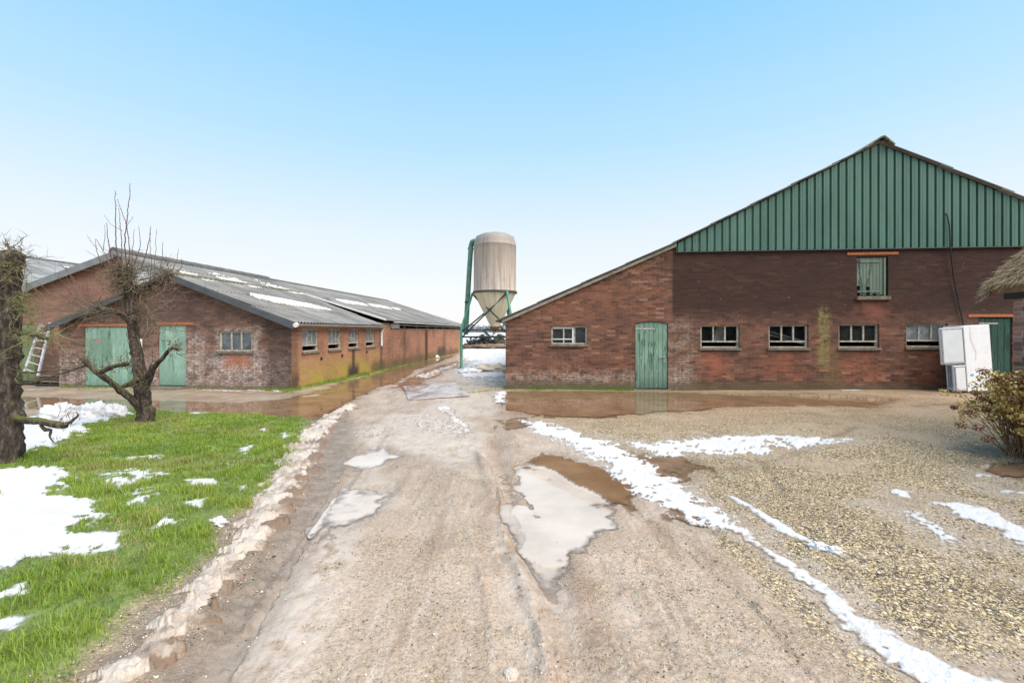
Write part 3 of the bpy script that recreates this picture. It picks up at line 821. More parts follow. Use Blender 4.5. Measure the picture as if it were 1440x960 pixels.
M_brickRs = brick_mat('barn_side_brick', 'y', (0.19, 0.072, 0.042), (0.31, 0.125, 0.072), (0.17, 0.135, 0.105), [(-1, 50, -0.5, 0.4, 0.5, 0.2, (0.2, 0.16, 0.1), 0.6, 0.3, 2.0, 3.0)])
M_brickL = brick_mat('shed_front_brick', 'x', (0.17, 0.075, 0.05), (0.30, 0.13, 0.085), (0.22, 0.18, 0.145), [
    (-7.5, 0.2, 1.7, 3.6, 1, 0.35, (0.09, 0.055, 0.045), 0.5, 0.5, 0.8, 0),
    (-7.5, 0.2, -0.5, 0.95, 0.3, 0.35, (0.60, 0.52, 0.45), 0.85, 0.7, 1.6, 4.5),        # lime bloom low on the wall
    (-7.5, 0.2, -0.5, 0.30, 0.3, 0.15, (0.42, 0.36, 0.30), 0.5, 0.4, 2.6, 3.5),
    (-2.25, -0.95, 0.4, 1.75, 0.15, 0.12, (0.62, 0.54, 0.46), 0.85, 0.3, 3.0, 6.0),
    (-2.0, -1.2, 0.6, 1.0, 0.2, 0.15, (0.42, 0.15, 0.075), 0.7, 0.4, 2.0, 0),
    (-3.2, -2.6, 0.6, 1.6, 0.2, 0.2, (0.60, 0.52, 0.45), 0.8, 0.3, 3.0, 5.0),
    (-0.75, 0.1, -0.5, 2.0, 0.2, 0.4, (0.05, 0.036, 0.03), 0.62, 0.4, 1.6, 0),
    (-7.5, 0.2, -0.5, 0.10, 0.3, 0.06, (0.12, 0.11, 0.05), 0.7, 0.2, 2.0, 0),
])
M_brickM = brick_mat('main_gable_brick', 'x', (0.27, 0.115, 0.075), (0.36, 0.165, 0.11), (0.27, 0.20, 0.155), [(-13, 0, -0.5, 1.0, 0.5, 0.5, (0.12, 0.08, 0.06), 0.45, 0.5, 1.0, 0)], dark=0.12)
M_brickS = brick_mat('long_side_brick', 'y', (0.36, 0.135, 0.068), (0.45, 0.185, 0.10), (0.36, 0.235, 0.155), [
    (0.25, 5.2, -0.5, 0.42, 0.2, 0.22, (0.33, 0.285, 0.035), 0.85, 0.45, 1.3, 1.1),         # bright moss at the foot
    (0.25, 6.3, -0.5, 0.85, 0.3, 0.25, (0.33, 0.26, 0.05), 0.55, 0.6, 1.0, 1.5),
    (-0.2, 0.35, -0.5, 0.45, 0.12, 0.2, (0.05, 0.04, 0.03), 0.85, 0.2, 2.0, 0),
    (-0.2, 0.30, 0.2, 2.2, 0.12, 0.3, (0.10, 0.06, 0.04), 0.55, 0.2, 2.0, 0),
    (3.45, 4.35, -0.5, 0.40, 0.20, 0.22, (0.035, 0.03, 0.022), 0.95, 0.22, 2.4, 0),     # dark splash below a leaking sill
    (3.78, 4.02, 0.1, 1.32, 0.06, 0.1, (0.05, 0.042, 0.03), 0.85, 0.10, 3.0, 0),
    (6.45, 6.70, -0.5, 1.5, 0.10, 0.3, (0.07, 0.05, 0.035), 0.75, 0.2, 2.0, 0),
    (5.5, 6.9, -0.5, 0.40, 0.25, 0.2, (0.07, 0.065, 0.03), 0.7, 0.4, 2.0, 0),
    (9.3, 9.75, -0.5, 1.75, 0.12, 0.3, (0.06, 0.05, 0.04), 0.45, 0.2, 1.6, 0),
    (13.0, 13.6, -0.5, 1.75, 0.12, 0.3, (0.05, 0.042, 0.036), 0.75, 0.2, 1.6, 0),
    (17.2, 17.5, -0.5, 1.75, 0.12, 0.3, (0.08, 0.06, 0.045), 0.3, 0.2, 1.6, 0),
    (15.8, 17.9, -0.5, 0.62, 0.3, 0.2, (0.055, 0.04, 0.035), 0.8, 0.5, 1.2, 0),
    (6.5, 22.0, -0.5, 0.35, 0.4, 0.2, (0.10, 0.085, 0.045), 0.65, 0.4, 1.0, 0),
    (21.8, 24, -0.5, 1.0, 0.3, 0.3, (0.36, 0.25, 0.06), 0.6, 0.4, 1.4, 0),
], dark=0.10)

def door_mat(name, base, dark, wear, seed):
    t = NT(name)
    P = t.obj(); x, y, z = t.xyz()
    v = t.comb(t.plus(x, seed), y, t.mul(z, 0.16))
    n = t.noise(v, 9.0, 6, 0.72)
    big = t.noise(t.comb(t.plus(x, seed), y, t.mul(z, 0.7)), 1.6, 4, 0.6)
    col = t.mix(t.rng(big, 0.3, 0.7), tuple(c * 0.82 for c in base), tuple(min(1, c * 1.18) for c in base))
    col = t.mix(t.mul(t.mul(t.rng(n, 0.50, 0.57), t.rng(big, 0.36, 0.56)), 0.9), col, dark)
    col = t.mix(t.mul(t.rng(t.plus(z, t.mul(n, 0.5)), 0.75, 0.25), 0.6), col, dark)
    n2 = t.noise(v, 22.0, 5, 0.75)
    col = t.mix(t.mul(t.rng(n2, 0.60, 0.68), 0.7), col, wear)
    return t.done(t.prin(col, 0.62, 0.4, normal=t.bump(t.plus(n, n2), 0.4, 0.006)))
M_door = door_mat('green_door_paint', (0.20, 0.325, 0.235), (0.04, 0.085, 0.06), (0.34, 0.42, 0.34), 0.0)
M_doorL = door_mat('pale_green_door_paint', (0.28, 0.425, 0.325), (0.12, 0.245, 0.175), (0.44, 0.55, 0.45), 3.3)
M_doorD = door_mat('dark_green_door_paint', (0.022, 0.075, 0.052), (0.012, 0.035, 0.027), (0.07, 0.15, 0.11), 7.1)
M_doorO = door_mat('olive_door_paint', (0.20, 0.24, 0.11), (0.10, 0.13, 0.06), (0.3, 0.33, 0.2), 5.0)
M_hatch = door_mat('peeling_hatch_paint', (0.15, 0.20, 0.145), (0.035, 0.05, 0.037), (0.38, 0.41, 0.35), 9.7)
M_void = plain('opening_shade', (0.012, 0.012, 0.011), 0.9)  # near-black stands in for the shade behind planks and in vent holes
M_frame = plain('concrete_window_frame', (0.43, 0.385, 0.31), 0.85, var=0.3, sc=14, dirt=(0.10, 0.095, 0.06), bump=0.3)
M_white = plain('white_window_paint', (0.72, 0.73, 0.71), 0.5, var=0.08, dirt=(0.45, 0.44, 0.38))
M_sill = plain('weathered_sill', (0.17, 0.145, 0.11), 0.9, var=0.35, sc=9, dirt=(0.05, 0.045, 0.03), bump=0.3)
M_lintel = plain('orange_lintel_brick', (0.42, 0.14, 0.05), 0.8, var=0.2, sc=20, dirt=(0.30, 0.11, 0.05))
M_iron = plain('rusty_iron', (0.07, 0.045, 0.032), 0.7, metal=0.3, var=0.4, sc=20)
M_trim = plain('grey_verge_board', (0.075, 0.08, 0.085), 0.55, var=0.2, sc=3)
M_trimL = plain('pale_verge_board', (0.30, 0.27, 0.215), 0.75, var=0.25, sc=5, dirt=(0.12, 0.11, 0.08))
M_galv = plain('galvanised_gutter', (0.42, 0.41, 0.39), 0.5, metal=0.2, var=0.2, sc=5, dirt=(0.22, 0.19, 0.15))
M_pvc = plain('white_plastic_pipe', (0.72, 0.71, 0.68), 0.4, var=0.08, dirt=(0.5, 0.47, 0.4))
M_dark = plain('shade_black', (0.02, 0.019, 0.017), 0.9)  # near-black colour puts interior and under-eaves shade into the surface
def asb_mat(name, c, dirt):
    t = NT(name)
    x, y, z = t.xyz()
    v = t.comb(t.mul(x, 0.35), y, z)
    n = t.noise(v, 1.2, 6, 0.65); n2 = t.noise(v, 9.0, 5, 0.7)
    col = t.mix(t.rng(n, 0.35, 0.68), tuple(k * 0.72 for k in c), tuple(k * 1.2 for k in c))
    sh = t.node('ShaderNodeTexWhiteNoise', noise_dimensions='2D')
    t.put(sh.inputs['Vector'], t.comb(t.math('FLOOR', t.mul(x, 0.66)), t.math('FLOOR', t.mul(y, 0.95)), 0.0))
    col = t.mix(0.35, col, t.mix(sh.outputs[0], (0.5, 0.5, 0.5), (1.3, 1.3, 1.3)), 'MULTIPLY')
    col = t.mix(t.mul(t.rng(n2, 0.5, 0.7), 0.6), col, dirt)
    return t.done(t.prin(col, 0.85, 0.3, normal=t.bump(n2, 0.3, 0.005)))
M_asb = asb_mat('grey_corrugated_sheet', (0.20, 0.19, 0.175), (0.10, 0.098, 0.075))
M_asbB = asb_mat('pale_corrugated_sheet', (0.25, 0.26, 0.255), (0.17, 0.17, 0.15))
M_ridge = plain('ridge_cap', (0.10, 0.10, 0.10), 0.8, var=0.3, sc=6, dirt=(0.17, 0.16, 0.10))
M_moss = plain('mossy_ridge', (0.17, 0.16, 0.10), 0.95, var=0.5, sc=14, dirt=(0.09, 0.085, 0.04), bump=0.8)
def clad_mat():
    t = NT('green_profiled_sheet')
    x, y, z = t.xyz()
    v = t.comb(x, y, t.mul(z, 0.25))
    n = t.noise(v, 2.2, 5, 0.6); n2 = t.noise(v, 16.0, 4, 0.7)
    col = t.mix(t.rng(n, 0.3, 0.7), (0.062, 0.132, 0.096), (0.088, 0.176, 0.130))
    sh = t.node('ShaderNodeTexWhiteNoise', noise_dimensions='1D'); t.put(sh.inputs['W'], t.math('FLOOR', t.mul(x, 1.0)))
    col = t.mix(0.3, col, t.mix(sh.outputs[0], (0.75, 0.75, 0.75), (1.2, 1.2, 1.2)), 'MULTIPLY')
    col = t.mix(t.mul(t.rng(n2, 0.58, 0.72), 0.5), col, (0.05, 0.075, 0.05))
    return t.done(t.prin(col, 0.55, 0.4))
M_clad = clad_mat()
def glass_mat(name, tint, amount):
    t = NT(name)
    n = t.noise(t.obj(), 5.0, 5, 0.7)
    tr = t.node('ShaderNodeBsdfTransparent'); tr.inputs[0].default_value = (0.75, 0.78, 0.78, 1)
    gl = t.prin(t.mix(t.rng(n, 0.3, 0.7), tuple(c * 0.5 for c in tint), tint), 0.06, 0.6, normal=t.bump(t.noise(t.obj(), 2.5, 2), 0.08, 0.01))
    ms = t.node('ShaderNodeMixShader')
    t.put(ms.inputs[0], t.rng(n, 0.3, 0.75, amount - 0.12, amount + 0.12))
    t.put(ms.inputs[1], tr.outputs[0]); t.put(ms.inputs[2], gl)
    return t.done(ms.outputs[0])
M_glass = glass_mat('dusty_glass', (0.05, 0.055, 0.055), 0.5)
M_glassC = glass_mat('clear_glass', (0.05, 0.055, 0.055), 0.16)
M_glassF = glass_mat('frosted_glass', (0.36, 0.38, 0.38), 0.85)
M_glassG = glass_mat('grey_glass', (0.16, 0.19, 0.20), 0.8)
M_cloth = plain('faded_curtain', (0.75, 0.64, 0.57), 0.9, var=0.2, sc=5)
M_lath = plain('bleached_wood', (0.50, 0.47, 0.42), 0.8, var=0.2, sc=5)
M_wood = plain('weathered_wood', (0.16, 0.13, 0.10), 0.9, var=0.4, sc=8, bump=0.4, stretch=(1, 1, 8))

def window(parent, f, u0, u1, v0, v1, slot=0.0, glass=M_glass, fw=0.05, mull=2, white=False, depth=0.06, sillmat=None, label=None):
    """frame > pane, sill; slot = open ventilation gap under the panes"""
    mb = MB()
    d0, d1 = depth, depth + 0.07
    fbox(mb, f, u0, u1, d0, d1, v1 - fw, v1)
    vb = v0 + slot
    fbox(mb, f, u0, u1, d0 - 0.01, d1, vb, vb + fw * 0.8)
    fbox(mb, f, u0, u0 + fw, d0, d1, v0, v1 - fw - 0.002)
    fbox(mb, f, u1 - fw, u1, d0, d1, v0, v1 - fw - 0.002)
    w = (u1 - u0 - 2 * fw)
    for k in range(1, mull + 1):
        c = u0 + fw + w * k / (mull + 1)
        fbox(mb, f, c - fw * 0.42, c + fw * 0.42, d0 + 0.004, d1 - 0.004, vb + fw * 0.8, v1 - fw)
    if slot:
        fbox(mb, f, u0, u1, d0 - 0.012, d1, v0, v0 + fw * 0.7)
    fr = mb.build('window', M_frame, parent, recalc=True, bevel=0.004)
    if label: fr['label'] = label
    pm = MB()
    for k in range(mull + 1):
        a = u0 + fw + w * k / (mull + 1) + (fw * 0.42 if k else 0); b = u0 + fw + w * (k + 1) / (mull + 1) - (fw * 0.42 if k < mull else 0)
        fbox(pm, f, a, b, d0 + 0.03 + 0.003 * k, d0 + 0.034 + 0.003 * k, vb + fw * 0.8, v1 - fw)
    pm.build('pane', glass, fr, recalc=True)
    sm = MB()
    fbox(sm, f, u0 - 0.04, u1 + 0.04, -0.05, d0 - 0.014, v0 - 0.065, v0 - 0.003)
    sm.build('sill', sillmat or M_sill, fr, recalc=True, bevel=0.006)
    if white:
        wm = MB()
        a0 = u0 + fw; a1 = u0 + fw + w * 2 / 3 - fw * 0.5
        t_ = 0.03
        fbox(wm, f, a0, a1, d0 - 0.006, d0 + 0.02, v1 - fw - t_, v1 - fw)
        fbox(wm, f, a0, a1, d0 - 0.006, d0 + 0.02, vb + fw * 0.8 + 0.09, vb + fw * 0.8 + 0.09 + t_)
        fbox(wm, f, a1 - t_ * 1.4, a1, d0 - 0.008, d0 + 0.02, vb + fw * 0.8, v1 - fw)
        wm.build('casement', M_white, fr, recalc=True)
    return fr

def plank_door(parent, f, u0, u1, v0, v1, mat, n=7, d=0.03, arch=0.0, name='door', handle=True, hinge_left=True, rails=True, ragged=False):
    mb = MB(); w = (u1 - u0) / n
    for k in range(n):
        a = u0 + k * w + 0.004; b = u0 + (k + 1) * w - 0.004
        def top(u): 
            q = (u - (u0 + u1) / 2) / ((u1 - u0) / 2)
            return v1 + arch * (1 - q * q)
        bot = v0 + (random.uniform(0, 0.25) if ragged and k in (0, 3, 5) else random.uniform(0, 0.012))
        dd = d + random.uniform(-0.003, 0.003)
        P = [f(a, dd, bot), f(b, dd, bot), f(b, dd + 0.025, bot), f(a, dd + 0.025, bot), f(a, dd, top(a)), f(b, dd, top(b)), f(b, dd + 0.025, top(b)), f(a, dd + 0.025, top(a))]
        mb.add(P, [(0, 3, 2, 1), (4, 5, 6, 7), (0, 1, 5, 4), (1, 2, 6, 5), (2, 3, 7, 6), (3, 0, 4, 7)])
    dr = mb.build(name, mat, parent, recalc=True, bevel=0.004)
    bk = MB(); fbox(bk, f, u0 - 0.01, u1 + 0.01, d + 0.04, d + 0.06, v0, v1 + arch * 0.4)
    bk.build('backing', M_void, dr, recalc=True)
    if handle:
        hm = MB(); hu = u1 - 0.09 if hinge_left else u0 + 0.09
        fbox(hm, f, hu - 0.025, hu + 0.025, d - 0.016, d - 0.004, v0 + 0.72, v0 + 0.92)
        fbox(hm, f, hu - 0.13, hu + 0.015, d - 0.045, d - 0.028, v0 + 0.86, v0 + 0.885)
        fbox(hm, f, hu - 0.012, hu + 0.012, d - 0.03, d - 0.014, v0 + 0.862, v0 + 0.883)
        hm.build('handle', M_galv, dr, recalc=True)
    if rails:
        rm = MB()
        hu = u0 if hinge_left else u1 - 0.35
        fbox(rm, f, u0 + 0.01, u0 + (u1 - u0) * 0.6, d - 0.010, d - 0.004, v1 - 0.16, v1 - 0.12)
        rm.build('hinge', M_frame, dr, recalc=True)
    return dr

def corr_sheet(mb, x0, z0, x1, z1, y0, y1, period=0.177, amp=0.024, th=0.012, seg=6, xe=1):
    """corrugated sheet falling from (x0,z0) to (x1,z1), waves along y"""
    n = int((y1 - y0) / period * seg)
    L = math.hypot(x1 - x0, z1 - z0); nx, nz = -(z1 - z0) / L, (x1 - x0) / L
    if nz < 0: nx, nz = -nx, -nz
    vs = []; fs = []
    for k in range(n + 1):
        y = y0 + (y1 - y0) * k / n; h = amp * math.sin(2 * math.pi * y / period)
        for (x, z) in ((x0, z0), (x1, z1)):
            vs.append((x + nx * h, y, z + nz * h))
            vs.append((x + nx * (h - th), y, z + nz * (h - th)))
    for k in range(n):
        b = 4 * k; c = b + 4
        fs += [(b, b + 2, c + 2, c), (b + 1, c + 1, c + 3, b + 3), (b + 2, b + 3, c + 3, c + 2), (b, c, c + 1, b + 1)]
    fs += [(0, 1, 3, 2), (4 * n, 4 * n + 2, 4 * n + 3, 4 * n + 1)]
    mb.add(vs, fs)
def corr_slope(x0, z0, x1, z1, y0, y1, rows, lift=0.022, **kw):
    mb = MB()
    L = math.hypot(x1 - x0, z1 - z0)
    for k in range(rows):
        a = k / rows; b = min(1.0, (k + 1) / rows + 0.12 / L)
        xa, za = x0 + (x1 - x0) * a, z0 + (z1 - z0) * a
        xb, zb = x0 + (x1 - x0) * b, z0 + (z1 - z0) * b
        # each row tucks under the one above it
        mb_y = y0 + (0.02 if k % 2 else 0.0)
        corr_sheet(mb, xa, za, xb, zb + lift, mb_y, y1, **kw)
    return mb

# ------------------------------------------------------------------ right barn
ox, oy = RFm.o
barn = tag(empty('brick_barn', (ox, oy, 0), ANG), 'big brown brick barn with green sheet metal gable above small windows', 'barn')
f0 = frontf(0.0)
sG, zG = RFm.front(950, 353)
zG = 3.86
s_ap, z_ap = RFm.front(1234, 203)
_, z_e = RFm.front(711, 448)
z_g2 = RFm.front(950, 343)[1]
s_far = s_ap + (z_ap - 2.0) / 0.463
s_gr = s_ap + (z_ap - zG) / 0.463
def roofz(s):
    if s <= sG: return z_e + (z_g2 - z_e) * s / sG
    if s <= s_ap: return z_g2 + (z_ap - z_g2) * (s - sG) / (s_ap - sG)
    return z_ap - 0.463 * (s - s_ap)
def RW_(px0, px1, py0, py1):
    a, t_ = RFm.front(px0, py0); b, _ = RFm.front(px1, py0); _, bt = RFm.front((px0 + px1) / 2, py1)
    t_ = RFm.front((px0 + px1) / 2, py0)[1]
    return a, b, bt, t_
wins = [RW_(775, 826, 458, 484), RW_(985, 1040, 456.5, 489), RW_(1081, 1137, 456, 489), RW_(1179.5, 1236.5, 455, 489), RW_(1274.5, 1333, 454.5, 488)]
d1 = RW_(893, 939.5, 455, 545)
hat = RW_(1205, 1249, 361, 418)
d2 = RW_(1376, 1424, 446, 548)
holes = [rect(*w) for w in wins]
dm = (d1[0] + d1[1]) / 2; dh = (d1[1] - d1[0]) / 2
arch_pts = [(dm + dh * q, d1[3] + 0.06 * (1 - q * q)) for q in (1, 0.6, 0.2, -0.2, -0.6, -1)]
holes.append([(d1[0], 0.03), (d1[1], 0.03)] + arch_pts)
holes.append(rect(*hat)); holes.append(rect(d2[0], d2[1], 0.08, d2[3]))
outl = [(0, -0.4), (s_far, -0.4), (s_far, 2.0), (s_gr, zG), (sG + 0.002, zG), (sG, z_g2 - 0.03), (0, z_e - 0.02)]
wall_mb(outl, holes, 0.22, f0).build('front_wall', M_brickR, barn, recalc=True)
sw = MB()
sw.box(s_far - 0.22, s_far - 0.002, 0.225, 28, -0.4, 1.97); sw.build('side_wall', M_brickRs, barn); sw = MB(); sw.box(0.002, 0.22, 0.225, 28, -0.4, z_e - 0.03)
sw.build('side_wall', M_brickRs, barn)
bw = MB(); pts = [(0, -0.4), (s_far, -0.4), (s_far, 1.95), (s_ap, z_ap - 0.1), (sG, z_g2 - 0.06), (0, z_e - 0.05)]
bw.add([(x, 28.0, z) for x, z in pts], [tuple(range(6))]); bw.add([(x, 28.2, z) for x, z in pts], [tuple(reversed(range(6)))])
bw.build('back_wall', M_brickRs, barn)
# gable cladding
cm = MB(); per = 0.1985; s = sG; vs = []
prof = [(0.0, -0.034), (0.004, 0.0), (0.048, 0.0), (0.056, -0.052), (0.112, -0.052), (0.120, -0.057), (0.128, -0.052), (0.194, -0.052)]
ss = []
while s < s_gr - 0.21:
    for du, y in prof: ss.append((s + du, y))
    s += per
for u, y in ss:
    vs.append((u, y, zG - 0.035 + 0.004 * math.sin(u * 2.1))); vs.append((u, y, max(zG - 0.03, roofz(u) - 0.015)))
cm.add(vs, [(2 * k, 2 * k + 2, 2 * k + 3, 2 * k + 1) for k in range(len(ss) - 1)])
cm.build('gable_cladding', M_clad, barn)
cb = MB(); cb.add([(sG, 0.10, zG - 0.03), (s_gr, 0.10, zG - 0.03), (s_ap, 0.10, z_ap - 0.02), (sG, 0.10, z_g2)], [(0, 1, 2, 3)])
cb.build('gable_backing', M_dark, barn)
fl = MB(); fl.box(sG - 0.005, s_gr, -0.075, -0.004, zG - 0.058, zG - 0.037); fl.build('drip_flashing', M_trim, barn)
# roof in lapped rows
rm = MB()
def lap(xa, za, xb, zb, rows, lift):
    for k in range(rows):
        a, b = k / rows, min(1.02, (k + 1) / rows + 0.03)
        yy = -0.13 - random.uniform(0, 0.03)
        corr_sheet(rm, xa + (xb - xa) * a, za + (zb - za) * a + 0.03, xb if False else xa + (xb - xa) * b, za + (zb - za) * b + 0.03 + lift, yy, 28.3, amp=0.018, th=0.016)
lap(s_ap, z_ap, sG, z_g2, 5, 0.028); lap(sG, z_g2, -0.18, roofz(-0.18), 4, 0.02); lap(s_ap, z_ap, s_far + 0.15, roofz(s_far + 0.15), 7, 0.035)
rm.build('roof', M_asb, barn, smooth=True, sharp=40)
vb = MB()
for (xa, za, xb, zb) in ((sG, z_g2, -0.1, roofz(-0.1)),):
    vb.add([(xa, -0.085, za + 0.0), (xb, -0.085, zb + 0.0), (xb, -0.085, zb - 0.085), (xa, -0.085, za - 0.085), (xa, -0.003, za), (xb, -0.003, zb), (xb, -0.003, zb - 0.085), (xa, -0.003, za - 0.085)],
           [(0, 3, 2, 1), (4, 5, 6, 7), (0, 1, 5, 4), (1, 2, 6, 5), (2, 3, 7, 6), (3, 0, 4, 7)])
vb.build('verge_board', M_trimL, barn, recalc=True)
rc = MB()
for k in range(14):
    y0 = -0.22 + k * 2.1
    rc.add([(s_ap - 0.42, y0, roofz(s_ap - 0.42) + 0.07 + 0.01 * (k % 2)), (s_ap - 0.04, y0, z_ap + 0.13), (s_ap + 0.03, y0, z_ap + 0.15), (s_ap + 0.10, y0, z_ap + 0.10), (s_ap + 0.30, y0, roofz(s_ap + 0.3) + 0.05)]
           + [(s_ap - 0.42, y0 + 2.15, roofz(s_ap - 0.42) + 0.07), (s_ap - 0.04, y0 + 2.15, z_ap + 0.12), (s_ap + 0.03, y0 + 2.15, z_ap + 0.14), (s_ap + 0.10, y0 + 2.15, z_ap + 0.09), (s_ap + 0.30, y0 + 2.15, roofz(s_ap + 0.3) + 0.045)],
           [(q, q + 1, q + 6, q + 5) for q in range(4)])
o = rc.build('ridge_cap', M_moss, barn); o.modifiers.new('t', 'SOLIDIFY').thickness = 0.035
# openings
w1 = window(barn, f0, *wins[0], glass=M_glass, white=True)
for k in (1, 2, 3): window(barn, f0, *wins[k], slot=0.15, glass=M_glassC if k < 3 else M_glass)
window(barn, f0, *wins[4], slot=0.15, glass=M_glassF, label='window with whitened panes')
# what one sees behind the panes
a, b, c, d = wins[1]
cu = MB()
for k in range(7):
    u = a + (b - a) * (0.40 + 0.045 * k); lean = 0.10 - 0.012 * k
    cu.add([(u, 0.17 + 0.02 * (k % 2), c + 0.17), (u + 0.04, 0.17 + 0.02 * ((k + 1) % 2), c + 0.17), (u + 0.04 + lean * 0.6, 0.16, d - 0.05), (u + lean * 0.6, 0.16, d - 0.05)], [(0, 1, 2, 3)])
o = cu.build('curtain', M_cloth, barn)
a, b, c, d = wins[2]
lm = MB()
for q in (0.0, 0.09):
    lm.tube([(a + 0.02, 0.16 + q * 0.3, d - 0.17 - q), (b - 0.02, 0.16 + q * 0.3, c + 0.16 - q * 0.6)], 0.022, 4)
lm.build('lath', M_lath, barn)
fl_ = MB(); fl_.box(0.3, s_far - 0.3, 0.3, 27.9, -0.05, 0.0); fl_.build('floor_slab', M_dark, barn)
plank_door(barn, f0, d1[0] + 0.01, d1[1] - 0.01, 0.05, d1[3], M_door, 7, arch=0.05)
st = MB(); st.box(d1[0] - 0.05, d1[1] + 0.05, -0.12, 0.2, -0.3, 0.028); st.build('doorstep', M_sill, barn, bevel=0.01)
ar = MB()
for k in range(14):
    q0 = -1.05 + 2.1 * k / 14; q1 = q0 + 2.1 / 14 - 0.012
    zz = lambda q: d1[3] + 0.065 * (1 - min(1, q * q)) + 0.004
    ar.add([(dm + dh * q0, -0.006, zz(q0)), (dm + dh * q1, -0.006, zz(q1)), (dm + dh * q1 * 1.04, -0.006, zz(q1) + 0.09), (dm + dh * q0 * 1.04, -0.006, zz(q0) + 0.09),
            (dm + dh * q0, 0.02, zz(q0)), (dm + dh * q1, 0.02, zz(q1)), (dm + dh * q1 * 1.04, 0.02, zz(q1) + 0.09), (dm + dh * q0 * 1.04, 0.02, zz(q0) + 0.09)],
           [(0, 1, 2, 3), (4, 7, 6, 5), (0, 4, 5, 1), (1, 5, 6, 2), (2, 6, 7, 3), (3, 7, 4, 0)])
ar.build('door_arch', M_brickR, barn, recalc=True)
hd = plank_door(barn, f0, hat[0] + 0.01, hat[1] - 0.03, hat[2] + 0.06, hat[3] - 0.02, M_hatch, 9, handle=False, name='loft_hatch', rails=False, ragged=True)
hr = MB(); fbox(hr, f0, hat[0] + 0.03, hat[1] - 0.2, 0.014, 0.024, hat[3] - 0.15, hat[3] - 0.08); fbox(hr, f0, hat[0] + 0.03, hat[1] - 0.18, 0.012, 0.024, hat[2] + 0.13, hat[2] + 0.19)
fbox(hr, f0, hat[1] - 0.10, hat[1] - 0.05, 0.010, 0.022, hat[2] + 0.05, hat[3] - 0.03)
hr.build('ledge_rail', M_hatch, hd, recalc=True)
hs = MB(); fbox(hs, f0, hat[0] - 0.03, hat[1] + 0.03, -0.07, 0.08, hat[2] - 0.07, hat[2] + 0.03); hs.build('hatch_sill', M_sill, barn, recalc=True, bevel=0.01)
ol = MB(); u0, zz0 = RFm.front(1191, 359); u1, zz1 = RFm.front(1263, 354)
fbox(ol, f0, u0, u1, -0.02, 0.05, zz0 + 0.0, zz1); ol.build('lintel', M_lintel, barn, recalc=True, bevel=0.005)
plank_door(barn, f0, d2[0] + 0.02, d2[1] - 0.02, 0.1, d2[3] - 0.02, M_doorD, 5, hinge_left=False)
ol = MB(); fbox(ol, f0, d2[0] - 0.25, d2[1] + 0.1, -0.02, 0.05, d2[3] + 0.004, d2[3] + 0.075); ol.build('lintel', M_lintel, barn, recalc=True, bevel=0.005)
# black cable hanging down the front
cp = []
for (px, py, off) in ((1330, 300, -0.06), (1332, 303, -0.09), (1335, 318, -0.10), (1336, 345, -0.10), (1341, 390, -0.07), (1349, 430, -0.05), (1356, 462, -0.05), (1360, 500, -0.04)):
    u, zz = RFm.front(px, py, off); X, Y = RFm.wor(u, off); cp.append((X, Y, zz))
cbm = MB(); cbm.tube(cp, 0.016, 6)
tag(cbm.build('cable', plain('black_rubber', (0.018, 0.018, 0.018), 0.6)), 'black cable hanging down the green gable and dark brick', 'cable')

# ------------------------------------------------------------------ left shed, main part and front annex
ox, oy = LF.o
shed = tag(empty('long_shed', (ox, oy, 0), ANG), 'long low red brick shed with grey corrugated roof and green doors', 'shed')
YM = 0.8; LA = 6.5; LE = 23.4
xr, zr = -6.1, 4.05        # main ridge
xa, za = -3.6, 3.27        # annex ridge
zeA, zeM = 1.86, 2.06
def LW_(px0, px1, py0, py1, y=0.0):
    a, _ = LF.front(px0, py0, y); b, _ = LF.front(px1, py0, y)
    return a, b, LF.front((px0 + px1) / 2, py1, y)[1], LF.front((px0 + px1) / 2, py0, y)[1]
dd = LW_(118, 187, 459, 541); ds = LW_(222, 261.5, 457, 541.5); wf = LW_(307.5, 354.5, 465, 494)
outl = [(-7.2, -0.4), (0, -0.4), (0, zeA - 0.02), (xa, za - 0.05), (-7.2, 1.80)]
wall_mb(outl, [rect(dd[0], dd[1], 0.04, dd[3]), rect(ds[0], ds[1], 0.06, ds[3]), rect(*wf)], 0.21, frontf(0.0)).build('annex_wall', M_brickL, shed, recalc=True)
# doors of the annex
mid = (dd[0] + dd[1]) / 2
for (a, b, hl) in ((dd[0] + 0.01, mid - 0.006, True), (mid + 0.006, dd[1] - 0.01, False)):
    plank_door(shed, frontf(0.0), a, b, 0.05, dd[3] - 0.01, M_doorL, 4, handle=False, hinge_left=hl, rails=False)
pn = MB(); fbox(pn, frontf(0.0), dd[0] + 0.33, dd[0] + 0.55, 0.016, 0.024, 1.27, 1.40); pn.build('notice_plate', plain('faded_plate', (0.30, 0.22, 0.20), 0.6, var=0.3, sc=20), shed, recalc=True)
pl = MB()
fbox(pl, frontf(0.0), dd[0] + 0.17, dd[0] + 0.88, 0.0175, 0.0225, 0.5, 1.42); fbox(pl, frontf(0.0), dd[0] + 0.50, dd[0] + 0.82, 0.0175, 0.0225, 1.422, 1.66)
pl.build('repaint_patch', M_door, shed, recalc=True)
plank_door(shed, frontf(0.0), ds[0] + 0.01, ds[1] - 0.01, 0.08, ds[3] - 0.01, M_doorL, 2, handle=False, rails=False)
for (a, b, zt) in ((dd[0] - 0.2, dd[1] + 0.2, dd[3]), (ds[0] - 0.05, ds[1] + 0.22, ds[3])):
    lm = MB(); fbox(lm, frontf(0.0), a, b, -0.012, 0.05, zt + 0.003, zt + 0.07); lm.build('lintel', M_lintel, shed, recalc=True, bevel=0.004)
st = MB(); st.box(ds[0] - 0.03, ds[1] + 0.03, -0.3, -0.003, -0.3, 0.05); st.build('doorstep', M_sill, shed, bevel=0.015)
